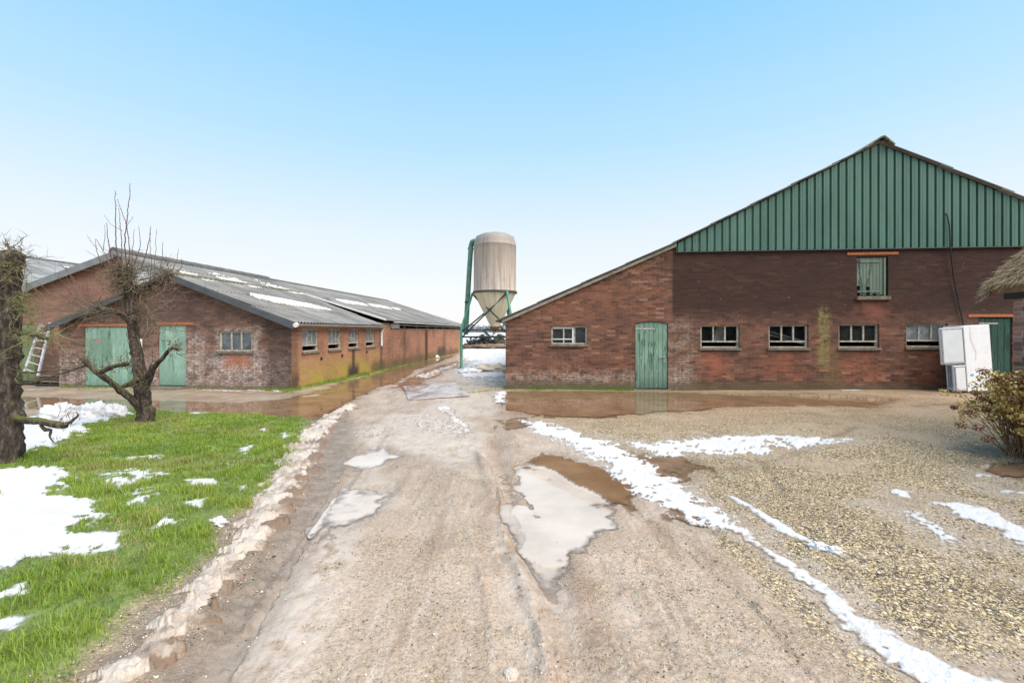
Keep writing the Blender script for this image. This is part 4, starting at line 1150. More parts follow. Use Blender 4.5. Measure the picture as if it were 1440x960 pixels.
window(shed, frontf(0.0), *wf, glass=M_glassG, fw=0.055, depth=0.04)
pp = MB(); pu0, pz0 = LF.front(201, 527); _, pz1 = LF.front(201, 476); pp.tube([(pu0, -0.07, pz0), (pu0 - 0.02, -0.06, pz1)], 0.045, 10); pp.build('vent_pipe', M_pvc, shed, smooth=True)
# long right hand side wall: annex with four windows, then the main part with an open strip under the eaves
def SW_(px0, px1, py0, py1):
    a, _ = LF.side(px0, py0); b, _ = LF.side(px1, py0); m = (px0 + px1) / 2
    return a, b, LF.side(m, py1)[1], LF.side(m, py0)[1]
sws = [SW_(425, 447.5, 463, 494.5), SW_(461.5, 479.5, 462.3, 491.5), SW_(490, 504.5, 462, 488.5), SW_(514.5, 527, 462, 486)]
zt_ = sum(w[3] for w in sws) / 4; zb_ = sum(w[2] for w in sws) / 4
sws = [(a, b, zb_, zt_) for a, b, _, _ in sws]
wall_mb([(0.003, -0.4), (7.6, -0.4), (7.6, zeM - 0.06), (6.5, zeM - 0.06), (6.5, zeA - 0.03), (0.003, zeA - 0.03)], [rect(*w) for w in sws], 0.21, sidef(0.004)).build('annex_side_wall', M_brickS, shed, recalc=True)
for w in sws: window(shed, sidef(0.004), *w, slot=0.16, glass=M_glassF, depth=0.03, fw=0.045)
mw = MB(); mw.box(-0.21, 0.002, 7.603, LE, -0.4, 1.72); mw.build('side_wall', M_brickS, shed)
mw = MB(); mw.box(-0.23, 0.012, 7.75, LE, 1.722, 1.765); mw.build('wall_coping', M_sill, shed)
vw = MB()
for y in np.arange(7.7, LE, 1.97):
    vw = MB(); vw.box(-0.14, -0.03, y, y + 0.10, 1.767, zeM - 0.07); vw.build('eaves_post', M_wood, shed)
vp = MB(); vp.tube([(0.03, 7.9, 1.93), (0.035, 12, 1.90), (0.03, 18, 1.92), (0.03, LE - 0.2, 1.89)], 0.02, 6); vp.build('water_pipe', M_galv, shed)
bx = MB(); bx.box(-0.06, 0.05, 7.66, 8.7, 1.765, 1.97); bx.build('flap_box', M_galv, shed, bevel=0.01)
pil = MB()
for y in (13.2,): pil.box(0.0035, 0.05, y, y + 0.28, -0.4, 1.70)
pil.build('wall_pier', M_brickS, shed)
# gable of the main part behind the annex, open to its left
dm_ = LW_(20, 49, 455, 532, YM)
wall_mb([(-12.2, -0.4), (-7.25, -0.4), (-7.25, 1.82), (xa - 0.05, za - 0.02), (xa - 0.05, zr - 0.33 * (xa - 0.05 - xr) - 0.06), (xr, zr - 0.05), (-12.2, 1.98)], [rect(dm_[0], dm_[1], 0.05, dm_[3])], 0.21, frontf(YM)).build('gable_wall', M_brickM, shed, recalc=True)
plank_door(shed, frontf(YM), dm_[0] + 0.01, dm_[1] - 0.01, 0.06, dm_[3], M_doorO, 5, handle=False, rails=False)
ow = MB(); ow.box(-12.2, -12.0, YM + 0.215, LE, -0.4, 1.98); ow.box(-7.2, -6.99, 0.215, YM - 0.005, -0.4, 1.78); ow.build('outer_wall', M_brickS, shed)
bk = MB(); bk.add([(-12.2, LE, -0.4), (0, LE, -0.4), (0, LE, 1.72), (-0.2, LE, 2.0), (xr, LE, zr - 0.06), (-12.2, LE, 2.0)], [(0, 1, 2, 3, 4, 5)]); bk.add([(-12.2, LE - .2, -0.4), (-.22, LE - .2, -0.4), (-.22, LE - .2, 2.0), (xr, LE - .2, zr - 0.06), (-12.2, LE - .2, 2.0)], [(4, 3, 2, 1, 0)]); bk.build('end_wall', M_brickS, shed)
wp = MB()
k = 0; x = xr + 0.12
while x < xa - 0.02:
    zt = zr - 0.33 * (x - xr) - 0.09; zl = za - 0.39 * (xa - x) + 0.03
    x2 = x + 0.075; zt2 = zr - 0.33 * (x2 - xr) - 0.09; zl2 = za - 0.39 * (xa - x2) + 0.03
    y = YM - 0.02 - 0.02 * (k % 2); y2 = YM - 0.02 - 0.02 * ((k + 1) % 2)
    if zt > zl: wp.add([(x, y, zl), (x2, y2, zl2), (x2, y2, zt2), (x, y, zt)], [(0, 1, 2, 3)])
    x = x2; k += 1
wp.build('gable_sheet', plain('white_corrugated_sheet', (0.72, 0.72, 0.70), 0.6, var=0.08, dirt=(0.5, 0.48, 0.42)), shed, smooth=True)
# roofs
corr_slope(xa, za, 0.16, zeA + 0.01, -0.16, LA + 0.05, 3).build('annex_roof', M_asb, shed, smooth=True, sharp=40)
corr_slope(xa, za, -7.42, za - 0.39 * (7.42 + xa), -0.16, YM - 0.03, 3).build('annex_roof', M_asb, shed, smooth=True, sharp=40)
corr_slope(xr, zr, 0.20, zeM + 0.02, LA, LE + 0.15, 4).build('roof', M_asb, shed, smooth=True, sharp=40)
corr_slope(xr, zr, xa + 0.3, zr - 0.33 * (xa + 0.3 - xr), YM - 0.16, LA + 0.04, 2).build('roof', M_asb, shed, smooth=True, sharp=40)
corr_slope(xr, zr, -12.45, zr - 0.33 * 6.35, YM - 0.16, LE + 0.15, 4).build('roof', M_asb, shed, smooth=True, sharp=40)
def board(mb, x0, z0, x1, z1, y0, y1, h, up=0.02):
    mb.add([(x0, y0, z0 + up), (x1, y0, z1 + up), (x1, y0, z1 - h), (x0, y0, z0 - h), (x0, y1, z0 + up), (x1, y1, z1 + up), (x1, y1, z1 - h), (x0, y1, z0 - h)],
           [(0, 3, 2, 1), (4, 5, 6, 7), (0, 1, 5, 4), (1, 2, 6, 5), (2, 3, 7, 6), (3, 0, 4, 7)])
vm = MB()
board(vm, xa, za, 0.14, zeA, -0.20, -0.165, 0.16); board(vm, -7.42, za - 0.39 * (7.42 + xa), xa, za, -0.20, -0.165, 0.16)
vm.build('annex_verge_board', M_trim, shed, recalc=True, bevel=0.006)
vm = MB(); board(vm, -12.45, zr - 0.33 * 6.35, xr, zr, YM - 0.21, YM - 0.165, 0.19, 0.03); board(vm, xr, zr, xa - 0.55, zr - 0.33 * (xa - 0.55 - xr), YM - 0.208, YM - 0.167, 0.07, 0.03)
vm.build('gable_verge_board', plain('grey_fascia', (0.20, 0.21, 0.21), 0.6, var=0.15, sc=3), shed, recalc=True, bevel=0.006)
vm = MB(); board(vm, xa - 0.2, zr - 0.33 * (xa - 0.2 - xr) + 0.05, 0.2, zeM + 0.05, LA - 0.05, LA + 0.12, 0.02, 0.035); vm.build('roof_step_lit_edge', plain('lit_edge_pale', (0.62, 0.61, 0.57), 0.6, var=0.1), shed, recalc=True)  # pale strip: the verge's lit edge put into the colour
vm = MB(); board(vm, xr + 0.05, zr, 0.2, zeM, LE + 0.10, LE + 0.17, 0.10, 0.03); board(vm, -12.4, zr - 0.33 * 6.3, xr - 0.05, zr, LE + 0.10, LE + 0.17, 0.10, 0.03); vm.build('end_verge_board', M_trim, shed, recalc=True)
rg = MB()
for y in np.arange(YM - 0.2, LA + 1.5, 0.62): rg.tube([(xr, y, zr + 0.0), (xr, y + 0.66, zr + 0.0)], [0.155, 0.145], 14)
rg.build('ridge_cap', M_ridge, shed, smooth=True)
rg = MB(); rg.tube([(xr, LA + 1.5, zr + 0.0), (xr, LE + 0.15, zr + 0.0)], 0.085, 10); rg.build('ridge_cap', M_ridge, shed, smooth=True)
rg = MB(); rg.tube([(xa, -0.18, za + 0.02), (xa, LA + 0.4, za + 0.02)], 0.06, 10); rg.build('annex_ridge', M_moss, shed, smooth=True)
# gutter and downpipe
gm = MB(); n = 8; vs = []
for y in (-0.1, LA - 0.02):
    for k in range(n + 1):
        t_ = math.pi + math.pi * k / n
        vs.append((0.20 + 0.065 * math.cos(t_), y, zeA - 0.02 + 0.065 * math.sin(t_)))
gm.add(vs, [(k, k + 1, n + 2 + k, n + 1 + k) for k in range(n)] + [tuple(range(n + 1))])
o = gm.build('gutter', M_galv, shed, smooth=True, sharp=0); o.modifiers.new('t', 'SOLIDIFY').thickness = 0.008
gm = MB(); gm.tube([(0.20, -0.1, zeA - 0.05), (0.20, -0.16, zeA - 0.05)], 0.07, 12); gm.build('gutter_end', M_pvc, shed, smooth=True)
gm = MB(); gm.tube([(0.19, LA - 0.1, zeA - 0.07), (0.10, LA - 0.08, zeA - 0.2), (0.07, LA - 0.08, zeA - 0.3), (0.07, LA - 0.08, 1.02)], 0.045, 10)
gm.build('downpipe', M_pvc, shed, smooth=True)
gm = MB(); gm.tube([(0.22, LA + 1.0, zeM - 0.03), (0.22, LE, zeM - 0.03)], 0.035, 8); gm.build('eaves_tube', M_galv, shed, smooth=True)
vt = MB()
for (y, zz) in ((1.6, 0.78), (3.0, 0.80), (5.05, 0.83)):
    vt = MB(); vt.tube([(0.004, y, zz), (0.03, y, zz)], 0.05, 8); vt.build('vent_hole', M_void, shed)  # black discs paint the dark inside the vents

# snow left on the corrugated roofs
def roof_snow(xt, zt, xb, zb, y0, y1, mask, label, th=0.03):
    ny, nx = int((y1 - y0) / 0.03), int(math.hypot(xb - xt, zb - zt) / 0.03)
    yy, tt = np.meshgrid(np.linspace(y0, y1, ny), np.linspace(0, 1, nx), indexing='ij')
    yy = yy.ravel(); tt = tt.ravel()
    xx = xt + (xb - xt) * tt; wave = 0.024 * np.sin(2 * np.pi * yy / 0.177)
    m = mask(yy, tt) + 0.30 * fbm(yy, tt * 5, 1.6, 4) - 0.25 * np.sin(2 * np.pi * yy / 0.177) + 0.25 * fbm(yy * 3, tt * 14, 2.0, 3)
    ok = sstep(0.0, 0.35, m)
    zz = zt + (zb - zt) * tt + 0.05 + np.maximum(wave, wave * 0.3) + th * ok
    ii, jj = np.meshgrid(np.arange(ny - 1), np.arange(nx - 1), indexing='ij'); a = (ii * nx + jj).ravel()
    Q = np.stack([a, a + nx, a + nx + 1, a + 1], 1)
    keep = ok[Q].mean(1) > 0.15; Q = Q[keep]
    zz = np.where(ok < 0.15, zz - 0.05, zz)
    used = np.unique(Q); rp = np.full(len(yy), -1); rp[used] = np.arange(len(used))
    V = np.stack([xx, yy, zz], 1)[used]
    if xb > xt: pass
    V2 = V.copy(); V2[:, 0] = LF.o[0] + V[:, 0] * LF.c - V[:, 1] * LF.s; V2[:, 1] = LF.o[1] + V[:, 0] * LF.s + V[:, 1] * LF.c
    return tag(np_mesh('roof_snow', V2, rp[Q][:, ::-1], M_snow, dict(dirt=np.zeros(len(V)))), label, 'snow', 'snow patches left on the roofs')
roof_snow(xa, za, 0.16, zeA + 0.01, 1.2, 6.4, lambda y, t: 0.7 - np.abs((t - 0.50 - 0.05 * (y - 3)) / (0.16 - 0.02 * y)) ** 2 - ((y - 3.2) / 2.1) ** 4 - 0.25 * (y > 4), 'slanting band of melting snow on the front annex roof slope')
roof_snow(xr, zr, 0.2, zeM + 0.02, LA + 0.9, 17.5, lambda y, t: 0.55 - np.abs((t - 0.52) / 0.06) ** 2 - 0.9 * (np.sin(y * 1.75) > 0.55) - ((y - 12) / 5.3) ** 6, 'broken line of snow half way up the long shed roof')
roof_snow(xr, zr, xa + 0.28, zr - 0.33 * (xa + 0.28 - xr), YM + 0.1, 6.3, lambda y, t: -0.02 - 0.9 * np.abs(t - 0.85) + 0.22 * np.sin(y * 2.3), 'snow lying between the thick ridge cap and the annex ridge')

# ------------------------------------------------------------------ far left shed
FF = Frame(-33.0, 36.1, ANG)
fs = tag(empty('far_shed', (-33.0, 36.1, 0), ANG), 'pale grey roofed shed standing farthest left behind the brick gable', 'shed')
xe_ = 11.2; zr3 = 6.65; ze3 = 3.35
corr_slope(0, zr3, xe_, ze3, -18, 0, 5, amp=0.03).build('roof', M_asbB, fs, smooth=True, sharp=40)
corr_slope(0, zr3, -xe_, ze3, -18, 0, 5, amp=0.03).build('roof', M_asbB, fs, smooth=True, sharp=40)
wl = MB(); wl.box(xe_ - 0.6, xe_ - 0.4, -17.5, -0.5, -0.4, ze3 + 0.1); wl.build('side_wall', M_brickS, fs); wl = MB(); wl.box(-xe_ + 0.4, -xe_ + 0.6, -17.5, -0.5, -0.4, ze3 + 0.1)
wl.build('side_wall', M_brickS, fs, recalc=True)
for y in (-17.7, -0.5):
    wl = MB(); wl.add([(-xe_ + 0.4, y, -0.4), (xe_ - 0.4, y, -0.4), (xe_ - 0.4, y, ze3 + 0.05), (0, y, zr3 - 0.1), (-xe_ + 0.4, y, ze3 + 0.05)], [(0, 1, 2, 3, 4)]); wl.build('gable_wall', M_brickM, fs)
rg = MB(); rg.tube([(0, -18, zr3 + 0.02), (0, 0, zr3 + 0.02)], 0.12, 8); rg.build('ridge_cap', M_ridge, fs)
sn = MB()
def rs3(y, x): return (x, y, zr3 - (zr3 - ze3) * x / xe_ + 0.09)
for (cy, cx, ly, lx) in ((-2.6, 2.2, 1.5, 0.28), (-6.2, 1.2, 0.5, 0.2), (-4.2, 5.6, 0.6, 0.25)):
    ring = []
    for k in range(28):
        t_ = 2 * math.pi * k / 28; q = 1 + 0.25 * math.sin(3 * t_ + cy) + 0.1 * math.sin(7 * t_)
        ring.append(rs3(cy + ly * q * math.cos(t_), cx + lx * q * math.sin(t_)))
    b = len(sn.v); sn.v += ring + [(p[0], p[1], p[2] + 0.05) for p in [rs3(cy, cx)]]
    sn.f += [(b + k, b + (k + 1) % 28, b + 28) for k in range(28)]
for p in sn.v: pass
sn.v = [(*FF.wor(p[0], p[1]), p[2]) for p in sn.v]
tag(sn.build('roof_snow', M_snow, recalc=True, smooth=True), 'small snow patches high on the far pale grey roof', 'snow', 'snow patches left on the roofs')

# ------------------------------------------------------------------ thatched cottage at the right edge
cot = tag(empty('thatched_cottage', (7.27, 6.6, 0), ANG), 'brick cottage corner under a shaggy straw thatch at right edge', 'cottage')
M_cot = brick_mat('cottage_brick', 'y', (0.30, 0.15, 0.11), (0.40, 0.21, 0.16), (0.36, 0.29, 0.24), [(-10, 1, -0.5, 0.4, 0.5, 0.2, (0.15, 0.11, 0.08), 0.5, 0.3, 2.0, 0)], scale=1.15)
M_cotx = brick_mat('cottage_end_brick', 'x', (0.30, 0.15, 0.11), (0.40, 0.21, 0.16), (0.36, 0.29, 0.24), [], scale=1.15)
cw = MB(); cw.box(0, 0.24, -9, 0, -0.4, 2.2); cw.build('side_wall', M_cot, cot)
cw = MB(); cw.box(0.245, 7, -0.24, -0.002, -0.4, 2.16); cw.add([(0.245, -0.01, 2.16), (7, -0.01, 2.16), (3.6, -0.01, 4.9)], [(0, 1, 2), (2, 1, 0)]); cw.build('end_wall', M_cotx, cot)
pb = MB(); pb.box(-0.04, -0.003, -9, 0.10, 2.11, 2.2); pb.build('eaves_shade', M_dark, cot)  # added dark strip, paints the shade in the gap under the thatch
def thatch_mat():
    t = NT('straw_thatch')
    n = t.noise(t.scale(t.obj(), 1, 1, 1), 9.0, 6, 0.7); c = t.attr('tone')
    col = t.ramp(t.plus(t.mul(c, 0.7), t.mul(n, 0.35)), [(0.1, (0.11, 0.068, 0.035)), (0.4, (0.36, 0.245, 0.135)), (0.7, (0.58, 0.42, 0.25)), (1.0, (0.74, 0.60, 0.41))])
    return t.done(t.prin(col, 0.85, 0.25, normal=t.bump(n, 0.6, 0.02)))
M_thatch = thatch_mat()
# roof slab: slope rises towards +x from the eaves
sl = 0.84; x0_, z0_ = -0.07, 2.22
th_ = MB(); ys = np.linspace(0.30, -9, 40); tsn = np.linspace(0, 4.0, 14)
vs = []; fs_ = []
for iy, y in enumerate(ys):
    for it, q in enumerate(tsn):
        b_ = 0.04 * fbm(np.array([y * 1.0]), np.array([q]), 1.3, 3)[0]
        vs.append((x0_ + q, y, z0_ + 0.10 + q * sl + b_ + 0.06 * min(1, q * 2)))
    for q in tsn[::-1]: vs.append((x0_ + q + 0.03, y, z0_ - 0.02 + q * sl - 0.12 * min(1, q * 3)))
m_ = 2 * len(tsn)
for iy in range(len(ys) - 1):
    for k in range(m_): fs_.append((iy * m_ + k, iy * m_ + (k + 1) % m_, (iy + 1) * m_ + (k + 1) % m_, (iy + 1) * m_ + k))
fs_.append(tuple(range(m_))); fs_.append(tuple(reversed(range((len(ys) - 1) * m_, len(ys) * m_))))
th_.add(vs, fs_); th_.add([(7.7, y, z0_) for y in (0.3, -9)] + [(x0_ + 4, y, z0_ + 4 * sl + 0.15) for y in (-9, 0.3)], [(0, 1, 2, 3)])
ro = th_.build('thatched_roof', M_thatch, cot, recalc=True)
nst = 16000
qy = rng.uniform(0, 1, nst) ** 2.2 * -5.0 + 0.30; qq = rng.uniform(0.0, 3.6, nst)
ln = rng.uniform(0.08, 0.22, nst); w_ = rng.uniform(0.003, 0.006, nst)
bx_ = x0_ + qq; bz_ = z0_ + 0.13 + qq * sl + 0.06 * np.minimum(1, qq * 2)
ny_ = rng.normal(0, 0.06, nst); lift = rng.normal(0.03, 0.035, nst)
edge_ = rng.uniform(0, 1, nst) < 0.28
qy = np.where(edge_, 0.30 + rng.uniform(-0.03, 0.02, nst), qy); bz_ = np.where(edge_, bz_ - rng.uniform(0, 0.20, nst), bz_); ny_ = np.where(edge_, np.abs(ny_) * 0.7, ny_)
dx_ = -0.77 * ln; dz_ = -0.64 * ln + lift
A = np.stack([bx_, qy, bz_], 1); B = A + np.stack([dx_, ny_, dz_], 1)
Wv = np.stack([w_ * 0.3, w_, w_ * 0.2], 1)
V = np.concatenate([A - Wv, A + Wv, B + Wv * 0.5, B - Wv * 0.5]); k = np.arange(nst)
tone = np.tile(rng.uniform(0.1, 1, nst), 4)
np_mesh('straw', V, np.stack([k, k + nst, k + 2 * nst, k + 3 * nst], 1), M_thatch, dict(tone=tone), parent=ro, smooth=False)
# ================================================================== SILO
def silo_mat(name, base, streak, top):
    t = NT(name)
    x, y, z = t.xyz()
    ang = t.math('ARCTAN2', y, x)
    v = t.comb(t.mul(ang, 3.0), t.mul(z, 0.22), 0.0)
    n = t.noise(v, 2.2, 6, 0.65); n2 = t.noise(t.obj(), 3.0, 6, 0.7)
    col = t.mix(t.rng(n, 0.42, 0.68, 0, 0.8), base, streak)
    pan = t.math('ABSOLUTE', t.math('SUBTRACT', t.math('FRACT', t.mul(ang, 1.2732)), 0.5))
    col = t.mix(t.rng(pan, 0.44, 0.5, 0.0, 0.35), col, streak)
    col = t.mix(t.mul(t.rng(t.plus(z, t.mul(t.plus(n2, -0.5), 0.5)), top - 0.35, top + 0.15), 0.7), col, (0.17, 0.15, 0.14))
    col = t.mix(t.rng(n2, 0.55, 0.75, 0, 0.5), col, streak)
    return t.done(t.prin(col, 0.6, 0.4))
sx, sy = (696 - 720) / F * 20.0, 20.0
sg = gz(sx, sy)
silo = tag(empty('feed_silo', (sx, sy, sg), 0), 'tall weathered beige feed silo on green legs beyond the track', 'silo')
def sz_(py): return H + (HZ - py) / F * 20.0 - sg
R0 = 0.93
zr_, zt2, zc = sz_(411), sz_(338), sz_(458)
M_silo = silo_mat('silo_shell', (0.53, 0.44, 0.365), (0.31, 0.235, 0.18), zt2 - 0.15)
M_hop = silo_mat('silo_hopper', (0.84, 0.74, 0.52), (0.60, 0.48, 0.30), 99)
M_sgreen = plain('green_steel_paint', (0.085, 0.27, 0.19), 0.5, var=0.2, sc=4, dirt=(0.10, 0.14, 0.10))
M_sdark = plain('dark_steel', (0.025, 0.045, 0.038), 0.6, var=0.3, sc=6, dirt=(0.08, 0.06, 0.05))
M_pipe = plain('grey_green_pipe', (0.11, 0.24, 0.19), 0.5, var=0.25, sc=3, dirt=(0.16, 0.17, 0.15))
mb = MB(); zj = sz_(347)
mb.lathe([(0.94, zr_ + 0.002), (R0, zr_ + 0.06), (R0, zj), (R0 + 0.008, zj + 0.01), (R0 + 0.004, zj + 0.04), (R0 - 0.02, zj + 0.17), (R0 - 0.10, zt2 + 0.13), (R0 - 0.32, zt2 + 0.24), (0.32, zt2 + 0.31), (0.03, zt2 + 0.325)], 48)
mb.build('tank', M_silo, silo, smooth=True, sharp=60)
mb = MB(); mb.lathe([(R0 - 0.01, zr_ - 0.05), (0.30, zc + 0.18), (0.20, zc), (0.20, zc - 0.02), (0.0, zc - 0.02)], 40); mb.build('hopper', M_hop, silo, smooth=True, sharp=60)
mb = MB(); mb.lathe([(0.21, zc - 0.02), (0.23, zc - 0.03), (0.21, zc - 0.10), (0.15, zc - 0.12), (0.15, zc - 0.22), (0.0, zc - 0.22)], 16); mb.box(-0.1, 0.22, -0.12, 0.12, zc - 0.3, zc - 0.15)
mb.build('outlet', plain('rusty_outlet', (0.30, 0.13, 0.06), 0.7, var=0.4, sc=10, dirt=(0.2, 0.17, 0.12)), silo)
mb = MB(); mb.lathe([(R0, zr_ - 0.06), (R0 + 0.05, zr_ - 0.055), (R0 + 0.05, zr_), (R0, zr_ + 0.005), (R0, zr_ - 0.06)], 48); mb.build('ring', M_sdark, silo)
mb = MB(); mb.lathe([(R0, zr_ + 0.03), (R0 + 0.03, zr_ + 0.035), (R0 + 0.03, zr_ + 0.065), (R0, zr_ + 0.07), (R0, zr_ + 0.03)], 48); mb.build('ring', M_silo, silo)
LEG = []
zk = sz_(464)
for a in (183, 303, 63):
    t_ = math.radians(a); c, s_ = math.cos(t_), math.sin(t_)
    top = Vector((c * (R0 + 0.05), s_ * (R0 + 0.05), zr_ - 0.03)); knee = Vector((c * 1.47, s_ * 1.47, zk)); foot = Vector((c * 1.47, s_ * 1.47, -0.05))
    LEG.append((top, knee, foot))
    mb = MB(); mb.tube([top, knee + Vector((0, 0, 0.05)), knee, foot], [0.05, 0.055, 0.06, 0.06], 8); mb.build('leg', M_sgreen, silo, smooth=True)
    mb = MB(); X, Y = c * 1.47, s_ * 1.47; mb.box(X - 0.13, X + 0.13, Y - 0.13, Y + 0.13, -0.1, 0.025); mb.build('foot_plate', M_sdark, silo)
for q in range(3):
    A, B = LEG[q], LEG[(q + 1) % 3]
    for (p, r_) in ((zk, 0.022), (zk - 0.30, 0.025)):
        mb = MB(); mb.tube([(A[1].x, A[1].y, p), (B[1].x, B[1].y, p)], r_ * 1.3, 6); mb.build('strut', M_sdark, silo)
    mb = MB(); mb.tube([A[0] + Vector((0, 0, -0.05)), B[1] + Vector((0, 0, -0.1))], 0.032, 6); mb.build('brace', M_sdark, silo)
    mb = MB(); mb.tube([B[0] + Vector((0, 0, -0.05)), A[1] + Vector((0, 0, -0.35))], 0.032, 6); mb.build('brace', M_sdark, silo)
# filling pipe up the left side
mb = MB()
def sp(px, py, dy): return (((px - 720) / F * (20 + dy)) - sx, dy, H + (HZ - py) / F * (20 + dy) - sg)
mb.tube([sp(655, 470, 0.3), sp(656.5, 440, 0.3), sp(660, 380, 0.3), sp(662.3, 346, 0.25), sp(664, 340, 0.2), sp(668, 338, 0.1)], [0.11, 0.11, 0.11, 0.11, 0.11, 0.10], 12)
mb.build('fill_pipe', M_pipe, silo, smooth=True)
mb = MB()
for (px, py) in ((657.5, 425), (662.0, 350)):
    mb = MB(); mb.tube([sp(px - 0.2, py + 1.2, 0.3), sp(px + 0.1, py - 1.2, 0.3)], 0.13, 12); mb.build('pipe_clamp', M_sdark, silo)

# ================================================================== SMALL THINGS
# aluminium ladder on the gable
M_alu = plain('aluminium', (0.66, 0.66, 0.65), 0.35, metal=0.5, var=0.12, sc=10)
lad_o = LF.wor(*(LF.front(43, 526, YM - 0.55)[0], YM - 0.55))
lad = tag(empty('ladder', (lad_o[0], lad_o[1], 0), ANG), 'aluminium ladder leaning on the brick gable beside the olive door', 'ladder')
def lp(px, py, y): 
    u, zz = LF.front(px, py, y); return Vector((u - LF.front(43, 526, YM - 0.55)[0], y - (YM - 0.55), zz))
L0, L1 = lp(34.5, 523, YM - 0.60), lp(57.5, 455, YM - 0.10)
R0_, R1_ = lp(53, 530, YM - 0.62), lp(71, 453, YM - 0.10)
for (p, q) in ((L0, L1), (R0_, R1_)):
    mb = MB(); d = (q - p); n_ = Vector((0.032, 0, 0)); m_ = Vector((0, 0.022, 0))
    mb.add([p - n_ - m_, p + n_ - m_, p + n_ + m_, p - n_ + m_, q - n_ - m_, q + n_ - m_, q + n_ + m_, q - n_ + m_], [(0, 3, 2, 1), (4, 5, 6, 7), (0, 1, 5, 4), (1, 2, 6, 5), (2, 3, 7, 6), (3, 0, 4, 7)])
    mb.build('rail', M_alu, lad, recalc=True)
for k in range(7):
    a = 0.06 + 0.88 * k / 6
    mb = MB(); mb.tube([L0 + (L1 - L0) * a, R0_ + (R1_ - R0_) * a], 0.017, 6); mb.build('rung', M_alu, lad)
# boards and a low bench of timber at the ladder's foot
def board_thing(name, label, cat, px0, px1, py, y, th, dep, mat=M_wood, tilt=0.0, group=None):
    a, zz = LF.front(px0, py, y); b, _ = LF.front(px1, py, y); X, Y = LF.wor(a, y)
    mb = MB(); L = b - a
    mb.box(0, L, 0, dep, 0, th); 
    for k in range(3): mb.box(L * (0.1 + 0.38 * k), L * (0.16 + 0.38 * k), 0.02, dep - 0.02, -0.04, -0.002)
    o = mb.build(name, mat, bevel=0.008); o.location = (X, Y, zz); o.rotation_euler = (0, tilt, ANG)
    return tag(o, label, cat, group)
board_thing('timber_plank', 'dark weathered plank lowest on the ground by the ladder', 'plank', 50, 84, 543, YM - 0.75, 0.07, 0.3, plain('black_wood', (0.03, 0.027, 0.022), 0.9))
board_thing('timber_plank', 'grey plank lying across the pile beside the brick shed corner', 'plank', 52, 86, 537, YM - 0.70, 0.045, 0.3, tilt=0.03)
board_thing('timber_plank', 'topmost brown plank of the pile near the ladder', 'plank', 50, 82, 530, YM - 0.66, 0.04, 0.28, tilt=-0.02)
board_thing('timber_plank', 'short thin black kerb board under the olive door', 'plank', 26, 50, 541, YM - 0.5, 0.10, 0.15, plain('wet_black_wood', (0.025, 0.024, 0.022), 0.6))

# discarded fridge freezer, both doors hanging open
M_enam = plain('white_enamel', (0.78, 0.79, 0.80), 0.28, var=0.04, sc=3, spec=0.5)
M_liner = plain('fridge_liner', (0.66, 0.69, 0.70), 0.4, var=0.05, sc=3)
M_gask = plain('grey_gasket', (0.30, 0.30, 0.31), 0.7, var=0.2, sc=20)
fY = 11.35
fx0 = (1361.5 - 720) / F * fY; fx1 = (1403 - 720) / F * fY
fg = gz((fx0 + fx1) / 2, fY)
fr = tag(empty('fridge_freezer', (fx0, fY, fg + 0.0), math.radians(4)), 'discarded white fridge freezer with both doors hanging open by dark door', 'fridge')
fr.rotation_euler = (math.radians(-1.5), math.radians(-2.8), math.radians(6))
D_, W_, HH = fx1 - fx0, 0.50, 1.68
mb = MB()
# carcass open to -x (its front), the side panel faces the yard
mb.box(0, D_, 0, 0.035, 0.03, HH); mb.box(0, D_, W_ - 0.035, W_, 0.03, HH); mb.box(D_ - 0.04, D_, 0.036, W_ - 0.036, 0.03, HH)
mb.box(0, D_ - 0.041, 0.036, W_ - 0.036, HH - 0.05, HH); mb.box(0, D_ - 0.041, 0.036, W_ - 0.036, 0.03, 0.10); mb.box(0, D_ - 0.041, 0.036, W_ - 0.036, 0.66, 0.72)
mb.build('cabinet', M_enam, fr, bevel=0.012)
mb = MB(); 
for zz in (0.95, 1.25, 0.4):
    mb = MB(); mb.box(0.05, D_ - 0.06, 0.04, W_ - 0.04, zz, zz + 0.012); mb.build('shelf', M_liner, fr)
mb = MB(); mb.box(D_ * 0.1, D_ * 0.9, 0.06, W_ - 0.06, -0.02, 0.028); mb.build('base', M_gask, fr)
def fdoor(z0, z1, w, ang, name):
    dr = empty('x'); M = Matrix.Rotation(ang, 4, 'Z')
    bpy.data.objects.remove(dr)
    mb = MB(); mb.box(-w, -0.004, 0.0, 0.055, z0, z1, M)
    o = mb.build(name, M_enam, fr, bevel=0.012)
    mb = MB(); mb.box(-w + 0.045, -0.05, -0.010, -0.004, z0 + 0.05, z1 - 0.05, M); mb.build('liner', M_liner, o, bevel=0.003)
    mb = MB()
    for (a, b, c, d) in ((-w + 0.012, -0.016, z0 + 0.012, z0 + 0.034), (-w + 0.012, -0.016, z1 - 0.034, z1 - 0.012), (-w + 0.012, -w + 0.034, z0 + 0.036, z1 - 0.036), (-0.038, -0.016, z0 + 0.036, z1 - 0.036)):
        mb.box(a, b, -0.014, -0.003, c, d, M)
    mb.build('gasket', M_gask, o)
fdoor(0.74, HH - 0.03, 0.60, math.radians(-5), 'door'); fdoor(0.06, 0.70, 0.38, math.radians(4), 'freezer_door')
mb = MB(); mb.box(0.10, 0.19, -0.003, -0.0005, 0.42, 0.47); mb.build('sticker', plain('blue_sticker', (0.05, 0.35, 0.55), 0.4), fr)
mb = MB(); mb.tube([(0.18, -0.006, HH - 0.02), (0.17, -0.006, 1.35), (0.30, -0.006, 1.0), (0.27, -0.006, 0.8)], 0.0025, 4); mb.build('power_cord', M_gask, fr)

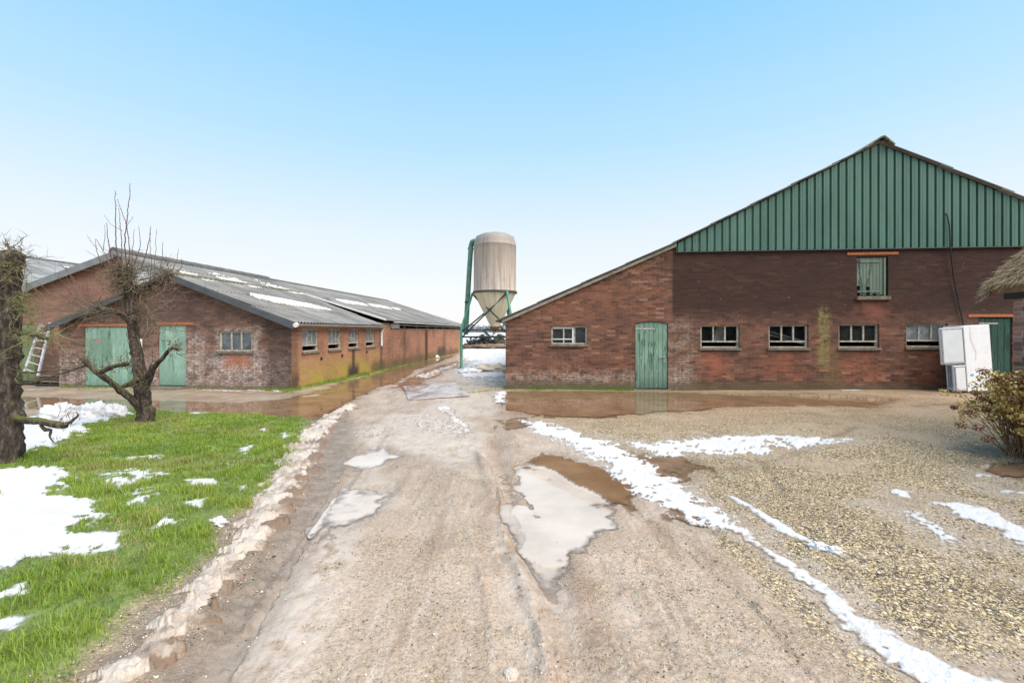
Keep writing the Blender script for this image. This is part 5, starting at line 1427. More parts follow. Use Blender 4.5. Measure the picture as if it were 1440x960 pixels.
# steel plate lying on the track
pq = [gp(567, 543, 0.02), gp(640, 538, 0.02), gp(661, 556, 0.02), gp(574, 562, 0.02)]
zz = max(gz(*p) for p in pq) + 0.005
mb = MB()
mb.add([(*p, zz) for p in pq] + [(*p, zz + 0.018) for p in pq], [(0, 3, 2, 1), (4, 5, 6, 7), (0, 1, 5, 4), (1, 2, 6, 5), (2, 3, 7, 6), (3, 0, 4, 7)])
def plate_mat():
    t = NT('wet_steel_plate')
    n = t.noise(t.scale(t.obj(), 1, 0.5, 1), 1.6, 6, 0.65)
    c = t.mix(t.rng(n, 0.38, 0.62), (0.24, 0.195, 0.175), (0.46, 0.40, 0.37))
    return t.done(t.prin(c, t.rng(n, 0.35, 0.65, 0.12, 0.42), 0.5))
tag(mb.build('cover_plate', plate_mat(), recalc=True, bevel=0.006), 'flat wet grey cover plate lying across the track', 'plate')
a, zz = RFm.front(1183, 549, -0.25); b, _ = RFm.front(1212, 549, -0.25); X, Y = RFm.wor(a, -0.25)
mb = MB(); mb.box(0, b - a, 0, 0.06, 0, 0.03); o = mb.build('wooden_lath', M_lath, bevel=0.004); o.location = (X, Y, gz(X, Y) + 0.002); o.rotation_euler = (0, 0, ANG + 0.05)
tag(o, 'pale wooden lath lying at the foot of the barn wall', 'lath')

# heaps and lumps of snow
def blob(name, label, cat, x, y, rx, ry, rz, seed, mat=M_snow, dirt=0.0, group=None, n=26, rough=0.35, rot=0.0):
    us, vs_ = np.meshgrid(np.linspace(0, 2 * np.pi, n * 2, endpoint=False), np.linspace(0.0, np.pi / 2 + 0.25, n), indexing='xy')
    u = us.ravel(); v = vs_.ravel()
    nx, ny, nz = np.sin(v) * np.cos(u), np.sin(v) * np.sin(u), np.cos(v)
    q = 1 + rough * fbm(nx * 1.3 + seed, ny * 1.3 + nz * 1.1, 1.6, 4) + 0.12 * fbm(nx * 3 + seed, ny * 3 - nz * 2.7, 2.6, 3)
    px_, py_ = rx * nx * q, ry * ny * q
    V = np.stack([px_ * math.cos(rot) - py_ * math.sin(rot), px_ * math.sin(rot) + py_ * math.cos(rot), rz * nz * q], 1)
    m2 = n * 2
    Q = []
    for i_ in range(n - 1):
        for j_ in range(m2): Q.append((i_ * m2 + j_, (i_ + 1) * m2 + j_, (i_ + 1) * m2 + (j_ + 1) % m2, i_ * m2 + (j_ + 1) % m2))
    o = np_mesh(name, V, np.array(Q), mat, dict(dirt=np.full(len(V), dirt) + 0.35 * (nz < 0.3) * (dirt > 0)))
    o.location = (x, y, gz(x, y) - 0.01)
    return tag(o, label, cat, group)
def hp(px, py): return gp(px, py)
G_ = 'heaps of snow left about the yard'
x, y = hp(86, 592); blob('snow_heap', 'rounded white snow heap left of the two by the concrete', 'snow heap', x, y, 0.36, 0.26, 0.27, 3.1, group=G_)
x, y = hp(128, 590); blob('snow_heap', 'humped white snow heap nearest the bare tree trunk', 'snow heap', x, y, 0.27, 0.24, 0.26, 8.4, group=G_)
x, y = hp(158, 589); blob('snow_heap', 'flat topped snow block at the end beside the tree', 'snow heap', x, y, 0.24, 0.22, 0.22, 12.9, group=G_)
x, y = hp(690, 522); blob('snow_heap', 'long dirty snow heap at the silo foot', 'snow heap', x, y, 0.95, 0.5, 0.30, 5.5, M_slush, 0.05, G_)
x, y = hp(662, 524); blob('snow_heap', 'low white snow heap around the green silo leg', 'snow heap', x, y, 0.5, 0.4, 0.17, 15.2, M_snow, 0.15, G_)
x, y = hp(612, 502.5); blob('snow_heap', 'small white snow lump below the long brick wall', 'snow heap', x, y, 0.26, 0.2, 0.16, 6.6, group=G_)
x, y = hp(622, 500); blob('snow_heap', 'smallest snow lump further along the long brick wall', 'snow heap', x, y, 0.12, 0.12, 0.15, 2.2, group=G_)
x, y = hp(306, 739); blob('snow_lump', 'single white snow lump at the edge of the lawn', 'snow lump', x, y, 0.075, 0.06, 0.05, 9.9, rough=0.5)
x, y = hp(718, 950); blob('snow_lump', 'pale round icy lump pressed into the track foreground', 'snow lump', x, y, 0.042, 0.05, 0.035, 4.4, M_slush, 0.1, rough=0.12)
for (px, py, rx, lab) in ((1172, 776, 0.05, 'round snow lump ending the narrow snow strip on gravel'), (1150, 770, 0.06, 'longer snow lump inside the narrow strip on gravel')):
    x, y = hp(px, py); blob('snow_lump', lab, 'snow lump', x, y, rx * 1.2, rx, 0.05, px * 0.01, rough=0.4)

# ================================================================== TREES
def bark_mat():
    t = NT('bark')
    P = t.obj(); x, y, z = t.xyz()
    v = t.scale(P, 1, 1, 0.3)
    n = t.noise(v, 22.0, 6, 0.7); n2 = t.noise(P, 5.0, 5, 0.65)
    col = t.ramp(n, [(0.3, (0.016, 0.011, 0.009)), (0.5, (0.060, 0.044, 0.034)), (0.70, (0.19, 0.155, 0.125))])
    geo = t.node('ShaderNodeNewGeometry')
    up = t.xyz(geo.outputs['Normal'])[2]
    mo = t.mul(t.rng(t.plus(up, t.mul(t.plus(n2, -0.5), 1.6)), 0.15, 0.75), t.attr('moss'))
    col = t.mix(mo, col, t.mix(n, (0.05, 0.055, 0.012), (0.15, 0.155, 0.04)))
    return t.done(t.prin(col, 0.9, 0.25, normal=t.bump(t.plus(n, t.mul(n2, 0.6)), 0.9, 0.03)))
M_bark = bark_mat()
M_twig = plain('twig_bark', (0.15, 0.115, 0.075), 0.85, var=0.5, sc=12)
M_shoot = plain('reddish_shoot', (0.115, 0.062, 0.055), 0.7, var=0.3, sc=12)
M_lich = plain('lichen_twig', (0.17, 0.165, 0.07), 0.9, var=0.4, sc=18)
def setmoss(o, v):
    n = len(o.data.vertices); a = o.data.attributes.new('moss', 'FLOAT', 'POINT'); a.data.foreach_set('value', np.full(n, v, np.float32))
def limb(name, pts, Y0, parent, moss, n=12):
    """pts: (px, py, dY, radius), refined with a little wander"""
    P = [(p3(a, b, Y0 + c), r * (0.76 if Y0 > 7 else 0.92)) for a, b, c, r in pts]
    out = []; rad = []; a0 = random.uniform(0, 6)
    for k in range(len(P) - 1):
        m = max(2, int((P[k + 1][0] - P[k][0]).length / 0.05))
        for q in range(m):
            t_ = q / m
            pm = P[max(k - 1, 0)][0]; p0, p1 = P[k][0], P[k + 1][0]; pn = P[min(k + 2, len(P) - 1)][0]
            c = 0.5 * ((2 * p0) + (p1 - pm) * t_ + (2 * pm - 5 * p0 + 4 * p1 - pn) * t_ ** 2 + (3 * p0 - pm - 3 * p1 + pn) * t_ ** 3)
            r_ = P[k][1] + (P[k + 1][1] - P[k][1]) * t_
            out.append(c + Vector((random.gauss(0, 0.07), random.gauss(0, 0.07), 0)) * r_); rad.append(r_ * (1 + 0.07 * math.sin(len(rad) * 0.9 + a0) + 0.05 * math.sin(len(rad) * 2.3 + 2 * a0)))
    out.append(P[-1][0]); rad.append(P[-1][1] * 0.8)
    mb = MB(); mb.tube(out, rad, n, jit=0.09)
    o = mb.build(name, M_bark, parent, smooth=True, sharp=0); setmoss(o, moss)
    return o
def twig(mb, p, d, L, r, n=5, bend=(0, 0, 0.25), wig=0.25, fork=0.35):
    p = Vector(p); d = Vector(d).normalized(); pts = [p.copy()]; rad = [r]
    st = L / n
    for k in range(n):
        d = (d + Vector(bend) * (1.0 / n) + Vector((random.gauss(0, wig), random.gauss(0, wig), random.gauss(0, wig))) * 0.5).normalized()
        p = p + d * st; pts.append(p.copy()); rad.append(r * (1 - 0.8 * (k + 1) / n))
        if random.random() < fork and r > 0.0022 and L > 0.06:
            dd_ = (d + Vector((random.gauss(0, 0.8), random.gauss(0, 0.8), random.gauss(0.1, 0.7)))).normalized()
            twig(mb, p, dd_, L * random.uniform(0.3, 0.6), r * 0.6, max(2, n - 2), bend, wig, fork * 0.5)
    mb.tube(pts, rad, 4, cap=False)
def shoot(mb, pix, Y0, dy, r0, spurs=True):
    P = [p3(a, b, Y0 + dy * k / max(1, len(pix) - 1)) for k, (a, b) in enumerate(pix)]
    out = []
    for k in range(len(P) - 1):
        m = max(2, int((P[k + 1] - P[k]).length / 0.06))
        for q in range(m): out.append(P[k].lerp(P[k + 1], q / m) + Vector((random.gauss(0, 0.004), random.gauss(0, 0.004), 0)))
    out.append(P[-1]); n = len(out)
    mb.tube(out, [r0 * (1 - 0.65 * k / n) for k in range(n)], 5, cap=False)
    if spurs:
        for k in range(1, n - 1):
            if random.random() < 0.7:
                d = Vector((random.gauss(0, 1), random.gauss(0, 1), 0.5)).normalized()
                mb.tube([out[k], out[k] + d * random.uniform(0.01, 0.03)], [r0 * 0.5, r0 * 0.3], 3, cap=False)
def knob(mb, c, n, L, r, spread=1.0, bend=(0, 0, 0.3), dirs=None, wig=0.4):
    for k in range(n):
        d = Vector((random.gauss(0, 1), random.gauss(0, 1), random.gauss(0.1, 0.8)))
        if dirs: d = d * 0.6 + Vector(dirs)
        off = Vector((random.gauss(0, 0.035), random.gauss(0, 0.035), random.gauss(0, 0.05))) * spread
        twig(mb, Vector(c) + off, d, L * random.uniform(0.4, 1.3), r * random.uniform(0.7, 1.2), 5, bend, wig)

def tree(name, label, px, py, Y0):
    g = gp(px, py); return tag(empty(name, (0, 0, 0)), label, 'tree', 'pollarded fruit trees on the lawn')
Y2 = 7.94
t2 = tree('pollard_tree', 'bare pollarded tree with tall thin shoots and low mossy left limb', 205, 598, Y2)
limb('trunk', [(207, 606, 0, 0.21), (205, 592, 0, 0.172), (202, 565, 0, 0.152), (200, 545, 0, 0.145), (197, 525, 0, 0.125), (193, 500, 0.02, 0.112), (188, 470, 0.03, 0.108), (184, 440, 0.03, 0.094), (180, 412, 0.02, 0.09), (177, 395, 0, 0.10), (176, 382, 0, 0.11), (176, 374, 0, 0.07)], Y2, t2, 0.35, 18)
limb('limb', [(200, 580, 0, 0.07), (186, 562, -0.15, 0.075), (170, 549, -0.28, 0.068), (154, 536, -0.36, 0.06), (139, 525, -0.42, 0.06), (127, 515, -0.46, 0.055), (120, 508, -0.48, 0.062), (117, 503, -0.48, 0.04)], Y2, t2, 1.0)
limb('limb', [(139, 525, -0.42, 0.045), (150, 519, -0.45, 0.05), (164, 514, -0.48, 0.045), (177, 512, -0.5, 0.05), (180, 510, -0.5, 0.03)], Y2, t2, 0.7)
limb('limb', [(124, 513, -0.46, 0.03), (108, 518, -0.5, 0.024), (94, 523, -0.52, 0.022), (78, 527, -0.55, 0.016), (60, 533, -0.5, 0.010), (38, 532, -0.4, 0.006)], Y2, t2, 0.4, 8)
limb('limb', [(168, 546, -0.26, 0.045), (182, 539, -0.2, 0.05), (193, 534, -0.1, 0.055), (200, 532, 0, 0.04)], Y2, t2, 0.9)
limb('limb', [(202, 548, 0, 0.08), (208, 533, -0.08, 0.075), (214, 520, -0.12, 0.075), (216, 512, -0.12, 0.06)], Y2, t2, 0.3)
limb('limb', [(212, 522, -0.1, 0.055), (222, 510, -0.15, 0.05), (230, 503, -0.2, 0.04), (237, 493, -0.22, 0.038), (243, 489, -0.24, 0.036), (251, 492, -0.26, 0.035)], Y2, t2, 0.3)
limb('limb', [(187, 458, 0.02, 0.07), (176, 446, -0.08, 0.06), (164, 439, -0.15, 0.055), (152, 436, -0.2, 0.06), (142, 436, -0.22, 0.07), (136, 437, -0.22, 0.045)], Y2, t2, 0.8)
limb('limb', [(183, 404, 0, 0.06), (196, 403, 0.05, 0.055), (211, 400, 0.1, 0.05), (224, 394, 0.15, 0.055), (234, 388, 0.18, 0.07), (240, 385, 0.18, 0.045)], Y2, t2, 0.7)
mb = MB()
for (a, b, dy, n, L, d) in ((176, 388, 0, 190, 0.36, None), (177, 400, 0, 110, 0.34, (0, -0.5, -0.4)), (118, 508, -0.48, 40, 0.16, (-0.2, 0, 0.4)), (178, 511, -0.5, 40, 0.15, (0.3, 0, 0.5)), (246, 489, -0.25, 45, 0.13, (0.4, 0, -0.2)),
                            (142, 436, -0.22, 95, 0.2, (-0.3, 0, -0.1)), (232, 389, 0.17, 110, 0.22, (0.1, 0, 0.1)), (212, 400, 0.1, 60, 0.17, None), (190, 440, 0, 40, 0.24, (0.8, -0.3, -0.2)), (196, 455, 0, 25, 0.22, (0.8, -0.4, 0)), (200, 470, 0, 22, 0.12, (0.9, -0.4, 0)), (203, 548, -0.1, 26, 0.30, (0.1, -0.4, 1.0)), (150, 519, -0.45, 20, 0.12, None)):
    knob(mb, p3(a, b, Y2 + dy), n, L, 0.0065, 1.7, dirs=d)
for (a, b, dx, L) in ((108, 518, 0.2, 0.5), (95, 523, -0.3, 0.35), (122, 445, -0.6, 0.45), (205, 440, 0.9, 0.7), (212, 455, 1.0, 0.6), (165, 440, -0.3, 0.4), (200, 425, 0.8, 0.55), (120, 440, -0.8, 0.8), (130, 436, -0.9, 0.6)):
    for k in range(9): twig(mb, p3(a, b, Y2 - 0.2), (dx + random.gauss(0, 0.4), random.gauss(0, 0.5), random.gauss(0, 0.4)), L, 0.0055, 7, (0, 0, 0.15), 0.35)
mb.build('crown', M_twig, t2)
mb = MB()
for pix, dy, r_ in (([(168, 372), (163, 345), (162.5, 300), (162, 268)], 0.05, 0.010), ([(172, 372), (171, 340), (168, 300), (167, 292)], 0.1, 0.008), ([(178, 372), (175, 345), (178, 310), (181, 285), (183, 258)], -0.1, 0.010),
                    ([(181, 372), (182, 345), (178, 318), (170, 295), (165, 280)], 0.0, 0.008), ([(188, 374), (194, 358), (198, 345), (195, 318)], 0.1, 0.007), ([(185, 372), (187, 345), (189, 322)], 0.0, 0.006),
                    ([(198, 378), (206, 358), (210, 335), (212, 318)], 0.15, 0.009), ([(212, 396), (213, 370), (211, 345), (211, 325)], 0.1, 0.006), ([(216, 394), (218, 360), (220, 322)], 0.05, 0.006), ([(226, 378), (229, 352), (229, 340)], 0.1, 0.007),
                    ([(222, 384), (236, 365), (242, 356)], 0.2, 0.005), ([(241, 382), (249, 365), (251, 350)], 0.1, 0.006), ([(248, 388), (255, 375), (256, 363)], 0.0, 0.005),
                    ([(158, 370), (153, 345), (150, 313)], -0.1, 0.009), ([(155, 372), (145, 352), (135, 336)], 0.0, 0.008), ([(145, 352), (148, 330), (147, 316)], 0.05, 0.005), ([(143, 372), (137, 355), (134, 336)], 0.1, 0.007),
                    ([(137, 350), (128, 340), (122, 330)], 0.0, 0.004), ([(150, 370), (130, 358), (120, 352)], 0.1, 0.004), ([(172, 325), (155, 315), (146, 302)], -0.2, 0.004), ([(178, 318), (185, 308), (187, 304)], 0.1, 0.004),
                    ([(134, 432), (120, 412), (105, 395), (92, 378), (82, 369)], 0.0, 0.008), ([(128, 432), (110, 410), (100, 392), (98, 372)], 0.15, 0.006), ([(118, 432), (104, 415), (95, 405), (76, 408)], 0.1, 0.005), ([(126, 424), (124, 405), (122, 396)], 0.0, 0.005),
                    ([(197, 530), (194, 500), (196, 470), (198, 455)], -0.35, 0.006), ([(206, 532), (215, 505), (212, 480)], -0.3, 0.005), ([(200, 530), (186, 500), (178, 470), (185, 440)], -0.35, 0.006),
                    ([(262, 428), (275, 420), (285, 424), (290, 405), (288, 392)], -0.2, 0.004), ([(240, 430), (262, 434), (285, 426), (300, 424)], -0.15, 0.005), ([(215, 405), (232, 418), (248, 432), (262, 428)], 0.0, 0.006)):
    shoot(mb, pix, Y2, dy, r_ * 1.05)
mb.build('shoots', M_shoot, t2)

Y1 = 5.56
t1 = tree('pollard_tree', 'thick dark tree trunk cut off by the left edge of the photograph', 10, 655, Y1)
limb('trunk', [(8, 662, 0, 0.19), (11, 640, 0, 0.15), (13, 610, 0, 0.135), (12, 575, 0, 0.13), (11, 540, 0, 0.128), (12, 500, 0, 0.122), (13, 460, 0, 0.115), (13, 425, 0, 0.115), (13, 395, 0, 0.115), (14, 372, 0, 0.13), (14, 358, 0, 0.14), (14, 352, 0, 0.08)], Y1, t1, 0.5, 20)
limb('limb', [(20, 588, 0, 0.055), (36, 591, -0.05, 0.046), (55, 592, -0.1, 0.046), (75, 596, -0.14, 0.042), (89, 598, -0.16, 0.043), (94, 598, -0.16, 0.03)], Y1, t1, 1.0)
limb('limb', [(90, 596, -0.16, 0.028), (98, 594, -0.18, 0.022), (104, 589, -0.2, 0.016), (110, 584, -0.2, 0.010), (107, 579, -0.2, 0.005)], Y1, t1, 0.4, 8)
limb('limb', [(58, 598, -0.1, 0.02), (64, 604, -0.14, 0.026), (72, 604, -0.16, 0.016), (70, 614, -0.16, 0.010), (76, 622, -0.16, 0.006)], Y1, t1, 0.3, 8)
limb('limb', [(16, 466, 0, 0.03), (30, 468, -0.05, 0.026), (45, 470, -0.1, 0.024), (60, 474, -0.15, 0.022), (68, 476, -0.15, 0.012)], Y1, t1, 1.0, 8)
limb('limb', [(20, 522, 0, 0.016), (45, 524, -0.05, 0.012), (70, 521, -0.1, 0.009), (105, 520, -0.15, 0.006)], Y1, t1, 0.6, 6)
limb('limb', [(20, 538, 0, 0.018), (40, 539, -0.05, 0.014), (60, 534, -0.1, 0.010), (80, 528, -0.15, 0.006)], Y1, t1, 0.6, 6)
mb = MB()
for (a, b, dy, n, L, d, bend) in ((22, 358, 0, 34, 0.22, (0.6, -0.2, 0.1), (0, 0, 0.5)), (28, 370, 0, 32, 0.26, (0.9, -0.2, -0.2), (0, 0, -0.2)), (28, 385, 0, 14, 0.28, (0.9, -0.2, -0.4), (0, 0, -0.2)), (95, 594, -0.18, 22, 0.12, (0.3, 0, 0.8), (0, 0, 0.3)), (74, 620, -0.16, 8, 0.05, None, (0, 0, -0.3)), (5, 352, 0, 18, 0.18, (-0.4, 0, 0.5), (0, 0, 0.4)), (12, 400, -0.12, 8, 0.2, (0, -0.6, 0), (0, 0, -0.2))):
    knob(mb, p3(a, b, Y1 + dy), n, L, 0.0045, 1.4, bend, d, 0.4)
mb.build('crown', M_twig, t1)
mb = MB()
for (a, b, n, L, d) in ((26, 425, 60, 0.2, (0.8, -0.3, 0.1)), (30, 437, 30, 0.24, (0.8, -0.2, -0.3)), (45, 470, 40, 0.13, (0.3, 0, 0.1)), (62, 474, 35, 0.12, (0.6, 0, 0)), (30, 478, 22, 0.16, (0.4, -0.2, -0.5)), (2, 505, 14, 0.12, (0.1, -0.6, 0)), (25, 523, 16, 0.16, (0.9, -0.2, 0)), (12, 372, 40, 0.10, (0, -0.6, 0)), (70, 470, 12, 0.3, (0.8, 0, -0.5)), (55, 480, 12, 0.35, (0.4, 0, -0.9)), (20, 385, 20, 0.12, (0.2, -0.6, -0.2))):
    knob(mb, p3(a, b, Y1 - 0.1), n, L, 0.0042, 1.3, (0, 0, -0.05), d, 0.5)
mb.build('mossy_twigs', M_lich, t1)

# ================================================================== HYDRANGEA
bx0, by0 = 6.74, 5.95
bg = gz(bx0, by0)
bush = tag(empty('hydrangea_bush', (bx0, by0, bg)), 'withered hydrangea bush with brown flower heads at the right edge', 'bush')
M_stem = plain('dry_stem', (0.20, 0.115, 0.055), 0.85, var=0.4, sc=10)
def leafy(name, stops):
    t = NT(name); c = t.attr('tone')
    col = t.ramp(c, stops)
    return t.done(t.prin(col, 0.75, 0.3))
M_head = leafy('dead_flower', [(0.0, (0.06, 0.024, 0.015)), (0.5, (0.19, 0.085, 0.045)), (1.0, (0.36, 0.20, 0.11))])
M_leaf = leafy('withered_leaf', [(0.0, (0.22, 0.125, 0.035)), (0.35, (0.44, 0.28, 0.08)), (0.7, (0.58, 0.43, 0.14)), (1.0, (0.66, 0.53, 0.22))])
def petals(name, C, n, rad, size, mat, parent, lo=0.0, hi=1.0, squash=0.8):
    """n small bent petals spread over balls round each centre in C (k,3)"""
    C = np.asarray(C); k = len(C)
    ctr = np.repeat(C, n, 0); m = len(ctr)
    d = rng.normal(0, 1, (m, 3)); d /= np.linalg.norm(d, axis=1)[:, None]
    rr_ = rad * rng.uniform(0.55, 1.05, m)
    p = ctr + d * rr_[:, None] * np.array([1, 1, squash])
    a = np.cross(d + rng.normal(0, 0.5, (m, 3)), rng.normal(0, 1, (m, 3))); a /= np.linalg.norm(a, axis=1)[:, None]
    b = np.cross(d, a); b /= (np.linalg.norm(b, axis=1)[:, None] + 1e-6)
    s_ = size * rng.uniform(0.6, 1.3, m)[:, None]
    V = np.concatenate([p - a * s_ - b * s_ * 0.3, p + b * -s_ + d * s_ * 0.3, p + a * s_ - b * s_ * 0.2, p + b * s_ + d * s_ * 0.2])
    q = np.arange(m)
    tone = np.tile(rng.uniform(lo, hi, m), 4)
    return np_mesh(name, V, np.stack([q, q + m, q + 2 * m, q + 3 * m], 1), mat, dict(tone=tone), parent=parent, smooth=False)
sm = MB(); heads = []; leaves = []
for k in range(150):
    a = random.uniform(0, 2 * math.pi); tilt = random.uniform(0.03, 0.85); L = random.uniform(0.75, 1.22) * (1 - 0.12 * tilt)
    d = Vector((math.cos(a) * math.sin(tilt), math.sin(a) * math.sin(tilt), math.cos(tilt)))
    p = Vector((random.gauss(0, 0.10), random.gauss(0, 0.10), -0.02)); pts = [p.copy()]
    for q in range(7):
        d = (d + Vector((0, 0, 0.05 - 0.16 * (q / 7) * tilt)) + Vector((random.gauss(0, 0.05), random.gauss(0, 0.05), random.gauss(0, 0.03)))).normalized()
        p = p + d * L / 7; p.z = max(p.z, 0.03); pts.append(p.copy())
        if q > 3 and random.random() < 0.85: leaves.append(p + Vector((random.gauss(0, 0.06), random.gauss(0, 0.06), random.gauss(0, 0.04))))
    sm.tube(pts, [0.006, 0.006, 0.0055, 0.005, 0.0045, 0.004, 0.0035, 0.003], 5, cap=False)
    heads.append(pts[-1])
for (px, py, Y) in ((1351, 597, 5.75), (1389, 617, 5.6), (1382, 522, 5.7), (1362, 577, 5.8), (1376, 601, 5.7)):
    w = p3(px, py, Y) - Vector((bx0, by0, bg)); sm.tube([Vector((0, 0, 0.1)), Vector((w.x * 0.5, w.y * 0.5, max(0.12, w.z * 0.6))), w], [0.005, 0.004, 0.003], 5, cap=False); heads.insert(0, w)
sm.build('stems', M_stem, bush)
for k, h in enumerate(heads[:75]):
    petals('flower_head', [h], 75, random.uniform(0.05, 0.075), 0.012, M_head, bush)
petals('leaves', np.array([tuple(v) for v in leaves]), 22, 0.075, 0.018, M_leaf, bush, squash=0.7)

# ================================================================== BACKGROUND
M_hedge = leafy('winter_hedge', [(0.0, (0.02, 0.02, 0.016)), (0.6, (0.06, 0.055, 0.04)), (1.0, (0.14, 0.13, 0.10))])
def shrub(label, px, py, Y, w, h, n, mat, name='bush', cat='bush', group=None):
    X = (px - 720) / F * Y; g0 = gz(X, Y); o = tag(empty(name, (X, Y, g0)), label, cat, group)
    C = np.stack([rng.normal(0, w * 0.45, n), rng.normal(0, w * 0.25, n), np.abs(rng.normal(0, h * 0.45, n)) + 0.05], 1)
    C[:, 2] *= np.clip(1.2 - (C[:, 0] / w) ** 2 * 1.4, 0.1, 1)
    petals('leaves', C, 40, 0.18, 0.05, mat, o)
    mb = MB()
    for k in range(14):
        a = random.uniform(0, 6.28); mb.tube([(random.gauss(0, w * 0.3), random.gauss(0, w * 0.15), -0.05), (random.gauss(0, w * 0.5), random.gauss(0, w * 0.2), h * random.uniform(0.5, 1.2))], [0.02, 0.006], 4)
    mb.build('stems', M_twig, o)
    return o
shrub('dark leafless thicket behind the silo hopper', 684, 486, 46, 1.6, 1.25, 260, M_hedge)
shrub('low brown scrub behind the far end of the long shed', 664, 487, 48, 1.0, 0.6, 120, M_hedge)
shrub('lighter scrub between silo and barn corner', 703, 486, 46, 0.8, 0.9, 130, leafy('pale_scrub', [(0, (0.05, 0.05, 0.03)), (1, (0.22, 0.20, 0.12))]))
x, y = (688 - 720) / F * 42, 42; blob('rubble_heap', 'snow dusted heap of rubble across the far yard', 'rubble heap', x, y, 2.4, 0.8, 0.42, 21.0, M_slush, 0.8, rough=0.5)
# far wood on the horizon, its haze put into the pale colour
tm = []
nt = 2600
ang = rng.uniform(-1.1, 1.1, nt); dist = rng.uniform(420, 520, nt)
hx, hy = dist * np.sin(ang), dist * np.cos(ang)
hh = 4.5 + 3.0 * fbm(ang * 30, ang * 7, 1.0, 4) + rng.uniform(-1, 1.5, nt)
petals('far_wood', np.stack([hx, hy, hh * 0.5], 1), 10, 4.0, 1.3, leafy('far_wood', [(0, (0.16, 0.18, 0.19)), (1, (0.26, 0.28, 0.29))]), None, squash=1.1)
tag(bpy.data.objects['far_wood'], 'line of bare trees along the horizon, haze put into their colour', 'wood', kind='stuff')

# ================================================================== GRASS
def grass_mat():
    t = NT('grass_blade'); tone = t.attr('tone'); hh_ = t.attr('along')
    c = t.ramp(tone, [(0.0, (0.075, 0.14, 0.012)), (0.30, (0.17, 0.28, 0.022)), (0.62, (0.28, 0.39, 0.038)), (0.82, (0.38, 0.45, 0.075)), (0.90, (0.42, 0.34, 0.13)), (1.0, (0.50, 0.38, 0.20))])
    c = t.mix(t.mul(hh_, 0.25), c, (0.26, 0.34, 0.06))
    d = t.prin(c, 0.5, 0.35)
    tr = t.node('ShaderNodeBsdfTranslucent'); t.put(tr.inputs[0], c)
    ms = t.node('ShaderNodeMixShader'); ms.inputs[0].default_value = 0.42; t.put(ms.inputs[1], d); t.put(ms.inputs[2], tr.outputs[0])
    return t.done(ms.outputs[0])
M_grass = grass_mat()
def blades(x, y, L, W, tone, name, label, lay_=0.9):
    n = len(x); z0 = GZ[gidx(x, y)] - 0.008
    az = rng.uniform(0, 2 * np.pi, n) + 1.2 * fbm(x, y, 0.9, 2); lean = rng.uniform(0.25, 1.0, n) * lay_
    dx, dy = np.cos(az), np.sin(az); sx_, sy_ = -dy, dx
    P0 = np.stack([x, y, z0], 1)
    d1 = np.stack([dx * np.sin(lean * 0.5), dy * np.sin(lean * 0.5), np.cos(lean * 0.5)], 1) * (L * 0.5)[:, None]
    l2 = np.minimum(lean * 1.7, 1.75)
    d2_ = np.stack([dx * np.sin(l2), dy * np.sin(l2), np.cos(l2)], 1) * (L * 0.5)[:, None]
    P1 = P0 + d1; P2 = P1 + d2_
    s_ = np.stack([sx_, sy_, np.zeros(n)], 1) * W[:, None]
    V = np.concatenate([P0 - s_, P0 + s_, P1 + s_ * 0.8, P1 - s_ * 0.8, P2 + s_ * 0.15, P2 - s_ * 0.15])
    k = np.arange(n)
    Q = np.concatenate([np.stack([k, k + n, k + 2 * n, k + 3 * n], 1), np.stack([k + 3 * n, k + 2 * n, k + 4 * n, k + 5 * n], 1)])
    al = np.concatenate([np.zeros(2 * n), np.full(2 * n, 0.5), np.ones(2 * n)])
    return tag(np_mesh(name, V, Q, M_grass, dict(tone=np.tile(tone, 6), along=al), smooth=False), label, 'grass', kind='stuff')
def scatter(n, x0, x1, y0, y1):
    return rng.uniform(x0, x1, n), rng.uniform(y0, y1, n)
x, y = scatter(620000, -9.5, -1.0, 0.9, 9.3)
dn = np.hypot(x, y)
ix = gidx(x, y)
m = m_grs[ix]; cl = fbm(x, y, 3.2, 3)
keep = (rng.uniform(0, 1, len(x)) < m ** 1.5 * (0.62 + 0.5 * cl) * np.clip(1.35 - dn * 0.055, 0.4, 1)) & (CV[ix] < 0.22 + 0.6 * rng.uniform(0, 1, len(x)) ** 3) & (np.abs(x) < dn * 0.86)
x, y = x[keep], y[keep]; dn = dn[keep]; cl = cl[keep]
big = fbm(x + 9, y, 0.8, 3)
tone = np.clip(0.46 + 0.26 * cl + 0.30 * big + rng.normal(0, 0.13, len(x)), 0, 0.84)
straw = (rng.uniform(0, 1, len(x)) < 0.06 + 0.45 * sstep(0.08, 0.45, fbm(x - 3, y + 5, 1.1, 3)) + 0.5 * sstep(0.6, 0.15, np.hypot(x + 6.39, y - 7.75)))
tone = np.where(straw, rng.uniform(0.84, 1.0, len(x)), tone)
L = rng.uniform(0.03, 0.10, len(x)) * (1 + 0.8 * cl) * np.clip(1.0 - 0.035 * dn, 0.65, 1)
blades(x, y, L, rng.uniform(0.0012, 0.0027, len(x)) * np.clip(0.75 + 0.09 * dn, 1, 2), tone, 'grass', 'bright green lawn grass growing between patches of snow')
